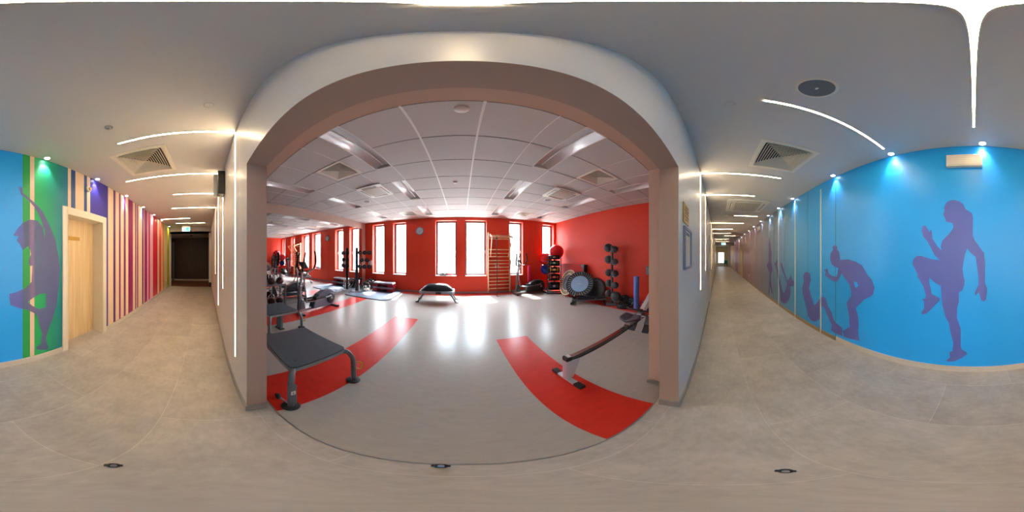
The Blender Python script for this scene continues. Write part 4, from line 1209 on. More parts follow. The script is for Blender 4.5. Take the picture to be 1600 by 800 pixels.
# ------------------------------------------------------------------ corner mat, dumbbell tree
def rrect(x0, x1, y0, y1, r, n=8):
    pts = []
    for (cx, cy, a0) in ((x1 - r, y1 - r, 0), (x0 + r, y1 - r, 90), (x0 + r, y0 + r, 180), (x1 - r, y0 + r, 270)):
        for k in range(n + 1):
            a = R(a0 + 90 * k / n); pts.append((cx + r * math.cos(a), cy + r * math.sin(a)))
    return pts
t = thing('floor_mat', 'blue grey rounded floor mat with black edge in the mirror corner', 'mat', (-3.28, 5.50, 0), R(1.5))
q = MB(); q.prism(rrect(-0.96, 0.96, -0.84, 0.84, 0.32), 0, 0.022); q.build('edge', M_black, t, bev=0.004)
q = MB(); q.prism(rrect(-0.93, 0.93, -0.81, 0.81, 0.30), 0.022, 0.028); q.build('surface', M_mat_grey, t)

TX, TY = -4.03, 5.36
t = thing('dumbbell_tree', 'black dumbbell tree on the floor mat close to the mirror', 'rack', (TX, TY, 0.028), R(36))
q = MB(); q.prism(rrect(-0.2, 0.24, -0.2, 0.2, 0.06), 0, 0.03); q.build('base_plate', M_silver, t, bev=0.006)
q = MB(); q.bb(-0.058, 0.058, -0.045, 0.045, 0.03, 1.82); q.build('column', M_black, t, bev=0.01)
q = MB(); q.cyl((0.09, -0.09, 0.03), (0.09, -0.09, 0.5), 0.028, 14); q.build('chrome_post', M_chrome, t)
LV = [(1.63, 3), (1.33, 2), (1.06, 3)]
OFF = {3: (0.13, 0.32, 0.51), 2: (0.20, 0.42)}
for z, n in LV:
    q = MB()
    for sy in (-0.05, 0.05):
        q.beam((0.03, sy, z - 0.055), (0.56, sy, z - 0.055), 0.02, 0.02)
    for x in OFF[n]:
        q.beam((x, -0.06, z - 0.045), (x, 0.06, z - 0.045), 0.05, 0.012)
    q.build('arm', M_black, t, bev=0.003)
def dumbbell(r=0.078, m=M_rubber, grp='dumbbells on the tree in the mirror corner'):
    t = thing('dumbbell', '', 'dumbbell', (0, 0, 0), 0, grp)
    q = MB(); q.cyl((0, -0.07, 0), (0, 0.07, 0), 0.015, 14); q.build('handle', M_chrome, t)
    for s in (-1, 1):
        q = MB(); q.lathe([(0.001, s * 0.06), (r * 0.8, s * 0.06), (r, s * 0.072), (r, s * 0.118), (r * 0.85, s * 0.13), (0.001, s * 0.13)], axis='Y', seg=28); hd = q.build('head', m, t)
        q = MB(); q.lathe([(0.001, s * 0.13), (r * 0.26, s * 0.13), (r * 0.26, s * 0.133), (0.001, s * 0.133)], axis='Y', seg=20, smooth=False); q.build('end_disc', M_grey_metal, hd)
    return t
db = dumbbell(0.085)
names = {0: 'top', 1: 'middle', 2: 'bottom'}
where = {3: ['next to the column', 'in the middle', 'at the outer end'], 2: ['next to the column', 'at the outer end']}
first = True
for li, (z, n) in enumerate(LV):
    for k in range(n):
        ox = OFF[n][k]
        l = 'round black dumbbell on the %s arm of the tree, %s' % (names[li], where[n][k])
        p = (TX + ox * math.cos(R(36)), TY + ox * math.sin(R(36)), z + 0.028 - 0.039 + 0.015)
        if first: db.location = p; db.rotation_euler = (0, 0, R(36)); db['label'] = l; first = False
        else: dup(db, p, R(36 + 4 * ((k + li) % 3 - 1)), l)

def cloth(name, label, loc, w, d, hang, m, cat='towel'):
    """a towel folded over a bar: front and back flaps with soft folds"""
    q = MB(); n, k_ = 10, 16
    pts = []
    for i in range(n + 1):
        u = i / n
        for j in range(k_ + 1):
            v = j / k_ * 2 - 1
            x = (u - 0.5) * w
            z = -abs(v) ** 1.3 * hang * (1 + 0.1 * math.sin(u * 5)) - 0.0
            y = v * d * (0.4 + 0.6 * min(1, abs(v) * 2)) + 0.008 * math.sin(u * 14 + v * 2)
            pts.append((x, y, z + 0.006 * math.sin(u * 9)))
    fs = [(i * (k_ + 1) + j, (i + 1) * (k_ + 1) + j, (i + 1) * (k_ + 1) + j + 1, i * (k_ + 1) + j + 1) for i in range(n) for j in range(k_)]
    q.add(pts, fs, True)
    o = q.build(name, m, None, loc); tag(o, label, cat)
    md = o.modifiers.new('thick', 'SOLIDIFY'); md.thickness = 0.006
    return o
cloth('towel', 'white towel hung over the outer end of the middle dumbbell arm', (TX + 0.56 * math.cos(R(36)), TY + 0.56 * math.sin(R(36)), 1.31), 0.13, 0.05, 0.20, mat('white_terry', (226, 218, 220), 0.9))

# ------------------------------------------------------------------ aerobic steps
def aero_step(label, loc, rz=0.0):
    t = thing('aerobic_step', label, 'aerobic step', loc, rz, 'aerobic steps stacked on the floor mat')
    L, D = 0.92, 0.36
    q = MB()
    q.add([(-L / 2, -D / 2, 0.13), (L / 2, -D / 2, 0.13), (L / 2, D / 2, 0.13), (-L / 2, D / 2, 0.13),
           (-L / 2 + 0.03, -D / 2 + 0.02, 0.185), (L / 2 - 0.03, -D / 2 + 0.02, 0.185), (L / 2 - 0.03, D / 2 - 0.02, 0.185), (-L / 2 + 0.03, D / 2 - 0.02, 0.185)],
          [(0, 3, 2, 1), (4, 5, 6, 7), (0, 1, 5, 4), (1, 2, 6, 5), (2, 3, 7, 6), (3, 0, 4, 7)])
    q.build('deck', M_step_grey, t, bev=0.012)
    q = MB()
    for k in range(11):
        x = -L / 2 + 0.08 + k * (L - 0.16) / 10
        q.bb(x - 0.012, x + 0.012, -D / 2 + 0.05, D / 2 - 0.05, 0.185, 0.188)
    q.build('grip_ribs', M_rubber, t)
    for s in (-1, 1):
        q = MB()
        x0, x1 = s * (L / 2 - 0.24), s * (L / 2 + 0.01)
        a, b = min(x0, x1), max(x0, x1)
        q.add([(a, -D / 2 - 0.01, 0), (b, -D / 2 - 0.01, 0), (b, D / 2 + 0.01, 0), (a, D / 2 + 0.01, 0), (a + 0.02, -D / 2 + 0.01, 0.13), (b - 0.015, -D / 2 + 0.01, 0.13), (b - 0.015, D / 2 - 0.01, 0.13), (a + 0.02, D / 2 - 0.01, 0.13)],
              [(0, 3, 2, 1), (4, 5, 6, 7), (0, 1, 5, 4), (1, 2, 6, 5), (2, 3, 7, 6), (3, 0, 4, 7)])
        q.build('riser', M_step_red, t, bev=0.012)
    q = MB(); q.bb(-L / 2 + 0.22, L / 2 - 0.22, -D / 2 + 0.05, D / 2 - 0.05, 0.09, 0.13); q.build('web', M_step_red, t)
    return t
st = aero_step('maroon and grey aerobic step at the bottom of the stack', (-3.12, 6.04, 0.028))
dup(st, (-3.11, 6.05, 0.028 + 0.189), R(1.5), 'maroon and grey aerobic step lying on top of the other one')

# ------------------------------------------------------------------ tangled cords
def tangle(name, label, cat, c, size, n, r, m, seed, pts=14):
    rnd = random.Random(seed)
    q = MB()
    for k in range(n):
        a0 = rnd.random() * 6.28
        cx, cy = rnd.uniform(-0.35, 0.35) * size[0], rnd.uniform(-0.35, 0.35) * size[1]
        rx, ry = rnd.uniform(0.25, 0.5) * size[0], rnd.uniform(0.25, 0.5) * size[1]
        z0 = rnd.uniform(0.0, 0.6)
        p = []
        for i in range(pts):
            a = a0 + 5.6 * i / (pts - 1)
            f = 1 - 0.25 * (i / pts)
            x = max(-size[0] / 2, min(size[0] / 2, cx + rx * f * math.cos(a)))
            y = max(-size[1] / 2, min(size[1] / 2, cy + ry * f * math.sin(a)))
            p.append((x, y, r + max(0, (z0 + 0.35 * math.sin(a * 1.5 + k)) * size[2])))
        q.tube(p, r, 8)
    o = q.build(name, m, None, c); tag(o, label, cat); return o
tangle('rope_tangle', 'heap of black battle ropes and straps in the mirror corner', 'rope', (-3.86, 6.06, 0.03), (0.5, 0.55, 0.42), 9, 0.020, M_black, 3)
tangle('white_cord', 'loose white cords lying on the mat behind the dumbbell tree', 'cord', (-3.80, 5.72, 0.03), (0.36, 0.34, 0.22), 5, 0.012, M_plastic_white, 8)
tangle('strap_heap', 'heap of black straps on the window sill above the padded bench', 'strap', (-0.76, 6.50, WZ0), (0.42, 0.16, 0.14), 7, 0.012, M_black, 11)
tangle('red_strap', 'red straps lying among the black ones on the window sill', 'strap', (-0.52, 6.50, WZ0), (0.26, 0.15, 0.15), 4, 0.011, mat('red_webbing', (190, 36, 44), 0.6), 21)

# ------------------------------------------------------------------ padded bench
t = thing('padded_bench', 'black padded bench with silver rim and splayed legs under the window', 'bench', (-0.79, 5.24, 0), R(3))
def dome(w, d, z0, z1, e=3.2, n=16):
    vs = []; fs = []; seg_ = 48
    for i in range(n + 1):
        f = i / n
        s_ = (1 - f ** e) ** (1 / e) if f < 1 else 0.0
        zz = z0 + (z1 - z0) * f
        s2 = 0.72 * s_ + 0.28 * (1 - f) if f < 1 else 0.0
        for k in range(seg_):
            a = 2 * PI * k / seg_
            ca, sa = math.cos(a), math.sin(a)
            x = math.copysign(abs(ca) ** 0.45, ca) * w / 2 * max(0.001, s2)
            y = math.copysign(abs(sa) ** 0.45, sa) * d / 2 * max(0.001, s2)
            vs.append((x, y, zz))
    for i in range(n):
        for k in range(seg_):
            l = (k + 1) % seg_
            fs.append((i * seg_ + k, i * seg_ + l, (i + 1) * seg_ + l, (i + 1) * seg_ + k))
    return vs, fs
q = MB(); v_, f_ = dome(1.06, 0.52, 0.375, 0.60); q.add(v_, f_, True); q.build('pad', M_vinyl, t)
q = MB(); q.prism(rrect(-0.56, 0.56, -0.29, 0.29, 0.12), 0.31, 0.385); q.build('rim', M_silver, t, bev=0.02, seg=3)
q = MB(); q.box((0.06, -0.30, 0.345), (0.17, 0.03, 0.07)); q.build('latch', M_black, t, bev=0.006)
for sx in (-1, 1):
    for sy in (-1, 1):
        q = MB(); q.beam((sx * 0.40, sy * 0.20, 0.32), (sx * 0.60, sy * 0.22, 0.02), 0.05, 0.035, (0, 1, 0)); lg = q.build('leg', M_grey_metal, t, bev=0.006)
        q = MB(); q.box((sx * 0.62, sy * 0.22, 0.016), (0.11, 0.07, 0.032)); q.build('rubber_foot', M_black, lg, bev=0.008)

# ------------------------------------------------------------------ wall bars
t = thing('wall_bars', 'beech wall bars with pull-up frame between two windows', 'wall bars', (1.48, YF, 0))
for s in (-1, 1):
    q = MB(); q.bb(s * 0.44 - 0.02, s * 0.44 + 0.02, -0.12, -0.02, 0.05, 2.43); q.build('upright', M_beech, t, bev=0.004)
    for z in (2.0, 0.4):
        q = MB(); q.bb(s * 0.44 - 0.012, s * 0.44 + 0.012, -0.02, 0.0, z, z + 0.06); q.build('wall_bracket', M_silver, t)
    q = MB(); q.beam((s * 0.385, -0.10, 2.36), (s * 0.385, -0.62, 2.19), 0.028, 0.06); q.build('frame_arm', M_beech, t, bev=0.004)
    q = MB(); q.beam((s * 0.385, -0.60, 2.20), (s * 0.36, -0.13, 1.47), 0.028, 0.05, (0, 1, 0)); q.build('strut', M_beech, t, bev=0.004)
for z in (2.32, 2.18, 1.75, 1.60, 1.47, 1.32, 1.19, 1.05, 0.92, 0.77, 0.63, 0.49, 0.35, 0.20):
    q = MB(); q.cyl((-0.42, -0.085, z), (0.42, -0.085, z), 0.019, 14); q.build('rung', M_beech, t)
q = MB(); q.cyl((-0.48, -0.60, 2.20), (0.50, -0.60, 2.20), 0.02, 16); q.build('pull_up_bar', M_beech, t)
# band and tube hanging from it
t = thing('resistance_band', 'long black resistance band hanging from the pull-up bar', 'exercise band', (1.255, 5.80, 0))
q = MB(); q.tube([(0, 0.024, 2.16), (0, 0.02, 2.22), (0, 0.0, 2.232), (0, -0.022, 2.22), (0, -0.024, 2.12)], 0.012, 8); q.box((0, -0.022, 2.14), (0.07, 0.03, 0.05)); q.build('knot', M_black, t)
q = MB(); q.tube([(0, -0.022, 2.15), (0.006, -0.02, 1.6), (0.014, -0.01, 1.2), (0.02, 0.0, 0.6), (0.022, 0.0, 0.05), (0.03, -0.03, 0.012), (0.05, -0.09, 0.012)], 0.014, 8); q.build('band', M_black, t)
for s in (-1, 1):
    q = MB(); q.cyl((0.014 + s * 0.03, -0.01, 1.10), (0.014 + s * 0.06, -0.01, 1.16), 0.01, 8); q.build('clip', M_plastic_white, t)
t = thing('exercise_tube', 'thin grey exercise tube with ring handle hanging right of the wall bars', 'exercise band', (1.80, 5.80, 0))
q = MB(); q.tube([(0.05, 0.12, 1.47), (0.03, 0.0, 1.42), (0.0, 0.0, 1.28), (0.0, 0.0, 1.0), (0.005, -0.01, 0.5), (0.005, -0.02, 0.04), (0.01, -0.12, 0.012)], 0.0065, 8); q.build('tube', M_black, t)
q = MB(); q.torus((-0.03, 0.0, 1.05), 0.035, 0.007, 'Y', 24, 8); q.build('ring', M_rubber, t); q = MB(); q.cyl((0, 0, 1.22), (0, 0, 1.36), 0.018, 12); q.build('handle', M_rubber, t)

# ------------------------------------------------------------------ foam rollers
def roller(label, loc, r, h, m):
    t = thing('foam_roller', label, 'foam roller', loc)
    q = MB(); q.lathe([(r * 0.35, 0.004), (r - 0.006, 0.0), (r, 0.006), (r, h - 0.006), (r - 0.006, h), (r * 0.35, h - 0.004), (r * 0.35, 0.004)], seg=36); q.build('foam', m, t)
    q = MB(); q.lathe([(r * 0.34, 0.006), (r * 0.34, h - 0.02), (0.001, h - 0.02)], seg=24); q.build('core', m, t)
roller('tall light blue foam roller standing near the rowing machine', (3.84, 2.09, 0), 0.075, 0.95, M_blue_roll)
roller('tall pink foam roller standing behind the black cross trainer', (2.76, 6.29, 0), 0.075, 1.10, M_pink_roll)

# ------------------------------------------------------------------ exercise balls on a corner stand
balls = [((3.44, 6.09, 1.37), 0.27, M_red_ball, 'red exercise ball in the window niche, under the big red one'),
         ((3.47, 6.10, 0.93), 0.225, M_blue_ball, 'blue exercise ball in front of the last window'),
         ((3.79, 5.76, 1.68), 0.30, M_red_ball, 'big red exercise ball on top of the bag tower')]
for c, r, m, l in balls:
    q = MB(); q.sph((0, 0, 0), r, 40, 24); q.torus((0, 0, r * 0.55), r * 0.836, 0.003, 'Z', 48, 6); q.torus((0, 0, -r * 0.55), r * 0.836, 0.003, 'Z', 48, 6); q.torus((0, 0, 0), r * 1.0, 0.003, 'Z', 48, 6)
    o = q.build('exercise_ball', m, None, c); tag(o, l, 'exercise ball')
t = thing('ball_stand', 'slim black stand holding the exercise balls in the far corner', 'rack', (3.95, 6.22, 0))
q = MB(); q.bb(-0.03, 0.03, -0.03, 0.03, 0.02, 1.75); q.bb(-0.50, 0.06, -0.2, 0.06, 0, 0.02); q.build('post', M_black, t)
for (c, r, m, l) in balls:
    dz = r * 0.78
    rr_ = math.sqrt(r * r - dz * dz) + 0.006
    q = MB(); q.torus((c[0] - 3.95, c[1] - 6.22, c[2] - dz - 0.006), rr_, 0.008, 'Z', 32, 8)
    q.tube([(0, 0, c[2] - dz - 0.01), (c[0] - 3.95 + rr_ * 0.8, c[1] - 6.22 + rr_ * 0.3, c[2] - dz - 0.01)], 0.01, 8); q.build('ring', M_black, t)

# ------------------------------------------------------------------ weight bag tower
BX, BY, BR = 3.50, 5.50, R(-32)
t = thing('bag_rack', 'black rack with five weight bags beside the exercise balls', 'rack', (BX, BY, 0), BR)
for sx in (-0.27, 0.27):
    for sy in (-0.13, 0.15):
        q = MB(); q.bb(sx - 0.015, sx + 0.015, sy - 0.015, sy + 0.015, 0, 1.44); q.build('upright', M_black, t)
BZ = [0.16, 0.55, 0.85, 1.12, 1.38]
for z in BZ:
    q = MB(); q.bb(-0.27, 0.27, -0.13, 0.15, z - 0.02, z); q.build('shelf', M_black, t)
for y in (-0.17, 0.19):
    q = MB(); q.bb(-0.29, 0.29, y - 0.03, y + 0.03, 0, 0.05); q.build('foot', M_black, t, bev=0.006)
M_bag = mat('black_bag_vinyl', (22, 24, 28), 0.4, noise=0.15)
def bag(z, h, colr, label, big=False):
    c = Matrix.Rotation(BR, 3, 'Z') @ Vector((0, 0.0, 0))
    t = thing('weight_bag', label, 'weight bag', (BX + c.x, BY + c.y, z), BR, 'weight bags on the black rack')
    w = 0.46
    m = mat('bag_trim_%d_%d_%d' % colr, colr, 0.5); m.name = 'bag_trim'
    r = h / 2
    q = MB(); q.lathe([(0.001, -w / 2), (r * 0.9, -w / 2), (r, -w / 2 + 0.02), (r, w / 2 - 0.02), (r * 0.9, w / 2), (0.001, w / 2)], (0, 0, r), 'X', 28); q.build('body', M_bag, t)
    for s in (-1, 1):
        q = MB(); q.lathe([(r + 0.001, s * 0.13), (r + 0.004, s * 0.132), (r + 0.004, s * 0.158), (r + 0.001, s * 0.16)], (0, 0, r), 'X', 28); q.build('strap', m, t)
        q = MB(); q.tube([(s * 0.15, -r * 0.9, r * 1.3), (s * 0.12, -r - 0.035, r * 1.2), (s * 0.12, -r - 0.035, r * 0.8), (s * 0.15, -r * 0.9, r * 0.7)], 0.008, 8); q.build('handle', m, t)
    q = MB(); q.box((0, -r * 0.99 - 0.003, r), (0.15, 0.004, h * 0.34)); pt_ = q.build('label_patch', m, t)
    q = MB()
    q.box((0, -r * 0.99 - 0.006, r + h * 0.03), (0.11, 0.002, h * 0.06)); q.box((0, -r * 0.99 - 0.006, r - h * 0.07), (0.07, 0.002, h * 0.05)); q.box((0, -r * 0.99 - 0.006, r + h * 0.11), (0.04, 0.002, h * 0.05)); q.build('label_print', M_plastic_white, pt_)
bag(BZ[0], 0.30, (40, 56, 86), 'thick black weight bag with navy straps, lowest on the rack')
bag(BZ[1], 0.24, (196, 52, 30), 'weight bag with orange red straps, second from the bottom')
bag(BZ[2], 0.22, (208, 180, 52), 'weight bag with yellow straps on the middle shelf')
bag(BZ[3], 0.21, (28, 126, 84), 'weight bag with green straps, second from the top')
bag(BZ[4], 0.15, (70, 70, 76), 'thin black weight bag with grey straps, topmost on the rack')

# ------------------------------------------------------------------ things leaning on the right wall
t = thing('gym_mat', 'thick red gym mat with black corners standing against the red wall', 'mat', (3.99, 4.98, 0), 0, rot=(0, R(3), 0))
q = MB(); q.bb(-0.10, 0.06, -0.74, 0.74, 0, 1.18); q.build('cover', mat('red_mat_cover', (176, 24, 22), 0.7), t, bev=0.015)
q = MB()
q.prism([(-0.75, 1.19), (-0.56, 1.19), (-0.75, 0.92)], -0.105, 0.065, 'YZ'); q.build('corner', M_black, t)
q = MB(); q.bb(-0.106, -0.10, -0.66, 0.66, 0.60, 0.604); q.build('seam', M_black, t)

def trampoline(label, c, n, r, rim, bed, cord, legs=True):
    n = Vector(n).normalized()
    t = thing('mini_trampoline', label, 'trampoline', c, 0, rot=n.to_track_quat('Z', 'Y').to_euler())
    q = MB(); q.torus((0, 0, 0), r - 0.018, 0.018, 'Z', 64, 10); q.build('frame_ring', rim, t)
    q = MB(); q.lathe([(0.001, 0.006), (r * 0.66, 0.006), (r * 0.66, 0.0), (0.001, 0.0)], seg=56, smooth=False); bd = q.build('bed', bed, t)
    q = MB(); q.lathe([(r * 0.63, 0.008), (r * 0.68, 0.008), (r * 0.68, -0.002)], seg=56, smooth=False); q.build('bed_border', rim, bd)
    q = MB(); q.box((0.0, -0.02, 0.0075), (r * 0.36, 0.02, 0.001)); q.box((-r * 0.05, 0.01, 0.0075), (r * 0.2, 0.02, 0.001)); q.build('bed_print', M_ltprint, bd)
    q = MB(); N = 30
    for k in range(N):
        a = 2 * PI * k / N; a2 = a + 2 * PI / N * 0.5
        q.beam((r * 0.67 * math.cos(a), r * 0.67 * math.sin(a), 0.003), (r * 0.95 * math.cos(a2), r * 0.95 * math.sin(a2), 0.003), 0.022, 0.006)
    q.build('bungee', cord, t)
    q = MB(); q.lathe([(r * 0.67, -0.012), (r * 0.96, -0.012)], seg=56, smooth=False); q.build('skirt', M_black, t)
    if legs:
        for k in range(6):
            a = 2 * PI * k / 6 + 0.3
            p = ((r - 0.02) * math.cos(a), (r - 0.02) * math.sin(a))
            q = MB(); q.cyl((p[0], p[1], -0.01), (p[0] * 0.97, p[1] * 0.97, -0.16), 0.014, 10); q.build('leg', M_black, t)
M_ltprint = mat('pale_print', (186, 192, 200), 0.6)
trampoline('mini trampoline with tan rim and dark bed leaning on its edge by the bag rack', (3.64, 4.80, 0.52), (-1, 0.10, 0.35), 0.49, M_tan, mat('dark_grey_net', (70, 76, 90), 0.6), M_tan, False)
trampoline('mini trampoline with light blue bed and black cords, tilted on the folded bench', (3.62, 4.10, 0.56), (-0.80, -0.52, 0.66), 0.48, M_black, M_ltblue, mat('grey_cord', (128, 140, 146), 0.6), False)
t = thing('balance_disc', 'big black balance disc standing on edge behind the blue trampoline', 'balance board', (3.93, 3.70, 0.40), 0, rot=Vector((-1, -0.25, 0.35)).to_track_quat('Z', 'Y').to_euler())
q = MB(); q.lathe([(0.001, 0.0), (0.365, 0.0), (0.38, -0.012), (0.38, -0.03), (0.365, -0.04), (0.001, -0.04)], seg=48); q.build('plate', M_rubber, t)
q = MB(); q.torus((0, 0, 0.002), 0.30, 0.006, 'Z', 48, 6); q.build('grip_ring', M_grey_metal, t)

t = thing('folded_bench', 'folded black and grey workout bench lying low before the red wall', 'bench', (3.53, 3.60, 0), R(-46))
for s in (-1, 1):
    q = MB(); q.beam((-0.5, s * 0.09, 0.10), (0.55, s * 0.09, 0.16), 0.03, 0.04); q.build('rail', M_grey_metal, t, bev=0.004)
q = MB(); q.box((-0.06, 0, 0.175), (0.52, 0.24, 0.05), (0, R(-3), 0)); q.build('back_pad', M_vinyl, t, bev=0.018)
q = MB(); q.box((0.42, 0, 0.20), (0.34, 0.24, 0.05), (0, R(-8), 0)); q.build('seat_pad', M_vinyl, t, bev=0.018)
for x in (-0.48, 0.5):
    q = MB(); q.beam((x, -0.24, 0.04), (x, 0.24, 0.04), 0.06, 0.05); f_ = q.build('foot_bar', M_black, t, bev=0.01)
    for sy in (-1, 1):
        q = MB(); q.cyl((x, sy * 0.235, 0.045), (x, sy * 0.27, 0.045), 0.045, 18); q.build('end_cap', M_rubber, f_)
q = MB(); q.cyl((-0.40, -0.2, 0.23), (-0.40, 0.2, 0.23), 0.045, 18); q.build('foam_roll', M_black, t)
q = MB(); q.tube([(-0.46, 0.0, 0.1), (-0.42, 0, 0.24), (-0.2, 0, 0.27), (0.0, 0.0, 0.22)], 0.014, 8); q.build('support_tube', M_silver, t)

# ------------------------------------------------------------------ medicine ball tree
P = Vector((3.86, 2.93))
tg = Vector((0.60, -0.80)); vw = Vector((0.80, 0.60))
t = thing('ball_tree', 'black medicine ball tree with ten balls against the red wall', 'rack', (P.x, P.y, 0))
q = MB(); q.bb(-0.028, 0.028, -0.028, 0.028, 0.03, 1.80); q.build('column', M_black, t, bev=0.006)
q = MB(); q.box((-0.03, 0.0, 0.035), (0.22, 0.30, 0.07), (0, 0, R(37))); q.build('base', M_grey_metal, t, bev=0.01)
tiers = [(1.75, 0.133, 1.69, 0.098), (1.39, 0.125, 1.33, 0.098), (0.99, 0.115, 0.98, 0.105), (0.66, 0.112, 0.64, 0.105), (0.34, 0.118, 0.31, 0.148)]
tn = ['topmost', 'second', 'third', 'fourth', 'lowest']
for k, (zl, rl, zr, rr_) in enumerate(tiers):
    for side, z, r in ((-1, zl, rl), (1, zr, rr_)):
        dd = max(0.13, r + 0.034)
        c = P + (tg * side * 0.085 - vw * side * 0.10).normalized() * dd
        q = MB(); q.sph((0, 0, 0), r, 32, 20); q.torus((0, 0, 0), r * 1.0, 0.0035, 'X', 48, 6)
        o = q.build('medicine_ball', M_medball, None, (c.x, c.y, z), (0, 0, 0.4 * k + side))
        tag(o, 'charcoal medicine ball on the %s tier, %s side of the column' % (tn[k], 'window' if side < 0 else 'pillar'), 'medicine ball', 'medicine balls on the ball tree')
        zz = z - r * 0.72
        ring = math.sqrt(r * r - (r * 0.72) ** 2) + 0.005
        l = c - P
        q = MB(); q.torus((l.x, l.y, zz - 0.004), ring, 0.006, 'Z', 28, 6)
        q.tube([(0, 0, zz - 0.02), (l.x * 0.45, l.y * 0.45, zz - 0.008)], 0.008, 6)
        e_ = l.normalized() * (ring + 0.0)
        q.tube([(l.x + e_.x, l.y + e_.y, zz - 0.004), (l.x + e_.x * 1.5, l.y + e_.y * 1.5, zz + 0.035)], 0.006, 6)
        q.build('ball_ring', M_silver, t)

# ------------------------------------------------------------------ weight plates and small weights by the right wall
def plate(label, loc, rot, r, m=M_rubber, grp='weight plates by the ball tree'):
    t = thing('weight_plate', label, 'weight plate', loc, 0, grp, rot=rot)
    q = MB(); q.lathe([(0.026, -0.02), (r * 0.4, -0.02), (r * 0.45, -0.012), (r * 0.8, -0.012), (r * 0.84, -0.022), (r, -0.02), (r, 0.02), (r * 0.84, 0.022), (r * 0.8, 0.012), (r * 0.45, 0.012), (r * 0.4, 0.02), (0.026, 0.02), (0.026, -0.02)], seg=36)
    q.build('disc', m, t)
    q = MB(); q.lathe([(0.024, -0.022), (0.034, -0.022), (0.034, 0.022), (0.024, 0.022), (0.024, -0.022)], seg=20); q.build('hub_ring', M_silver, t)
    for a in (0.4, 2.5, 4.6):
        q = MB(); q.box((r * 0.62 * math.cos(a), r * 0.62 * math.sin(a), 0.0125), (0.05, 0.014, 0.001), (0, 0, a + PI / 2)); q.build('raised_print', M_plastic_white, t)
plate('black weight plate lying flat at the bottom of the pile beside the ball tree', (3.86, 2.53, 0.022), (0, 0, 0), 0.18)
plate('smaller black weight plate lying on the flat one beside the ball tree', (3.87, 2.54, 0.066), (0, 0, 0.5), 0.15)
plate('black weight plate leaning steeply against the red wall', (4.02, 2.58, 0.175), (0, R(-70), 0.1), 0.165)
plate('black weight plate leaning in front of another, close to the blue roller', (3.96, 2.36, 0.155), (0, R(-64), -0.2), 0.15)
tangle('black_rope', 'coiled black rope heaped on the weight plates', 'rope', (3.88, 2.50, 0.088), (0.28, 0.34, 0.18), 5, 0.014, M_black, 5)

db2 = dumbbell(0.045, mat('cobalt_vinyl', (28, 52, 176), 0.35), 'small coloured dumbbells near the blue roller')
db2.location = (3.90, 1.90, 0.135); db2.rotation_euler = (R(90), 0, 0.3); db2['label'] = 'small cobalt blue dumbbell standing on end beside the blue roller'
dup(db2, (3.76, 1.82, 0.047), R(70), 'small cobalt blue dumbbell lying flat beside the blue roller')
M_coral = mat('coral_vinyl', (226, 72, 44), 0.35)
def spiky(label, c, r):
    q = MB(); q.sph((0, 0, 0), r, 24, 16)
    for k in range(60):
        zz = 1 - 2 * (k + 0.5) / 60; a = k * 2.39996
        d = Vector((math.sqrt(1 - zz * zz) * math.cos(a), math.sqrt(1 - zz * zz) * math.sin(a), zz))
        q.cyl(d * r * 0.97, d * (r + 0.012), 0.008, 6, 0.003)
    o = q.build('massage_ball', M_coral, None, c); tag(o, label, 'massage ball')
spiky('coral spiky massage ball by the wall, behind the blue dumbbells', (4.02, 1.93, 0.112), 0.10)
spiky('coral spiky massage ball close to the rowing machine monitor pole', (3.96, 1.62, 0.112), 0.10)
spiky('coral spiky massage ball between the weight plates and the blue roller', (4.00, 2.18, 0.102), 0.09)

# ------------------------------------------------------------------ rowing machine
t = thing('rowing_machine', 'rowing machine with silver rail and black seat, its front behind the pillar', 'rowing machine', (0.96, 1.27, 0))
q = MB(); q.bb(-0.03, 0.03, -0.13, 0.13, 0.008, 0.035); rf = q.build('rear_foot', M_white_metal, t, bev=0.004)
for s in (-1, 1):
    q = MB(); q.bb(-0.034, 0.034, s * 0.18 - 0.05, s * 0.18 + 0.05, 0, 0.04); q.build('foot_cap', M_rubber, rf, bev=0.006)
q = MB(); q.bb(-0.030, -0.022, -0.035, 0.035, 0.035, 0.325)
q.prism([(-0.022, 0.035), (0.05, 0.035), (0.14, 0.31), (-0.022, 0.325)], -0.032, -0.026, 'XZ'); q.prism([(-0.022, 0.035), (0.05, 0.035), (0.14, 0.31), (-0.022, 0.325)], 0.026, 0.032, 'XZ')
q.build('rear_leg', M_white_metal, t)
q = MB(); q.beam((-0.02, 0, 0.325), (1.66, 0, 0.405), 0.060, 0.055); q.build('rail_beam', M_black, t, bev=0.004)
q = MB(); q.beam((0.03, 0, 0.357), (1.64, 0, 0.434), 0.052, 0.006); q.build('rail_track', M_rail, t)
q = MB()
for s in (-1, 1):
    q.beam((0.0, s * 0.0308, 0.340), (1.64, s * 0.0308, 0.418), 0.002, 0.004)
q.build('rail_stripe', M_silver, t)
q = MB(); q.bb(-0.035, 0.035, -0.04, 0.04, 0.318, 0.372); ec = q.build('rail_end_cap', M_black, t, bev=0.008)
q = MB(); q.bb(-0.01, 0.028, -0.028, 0.028, 0.372, 0.376); q.build('cap_plate', M_plastic_white, ec, bev=0.001)
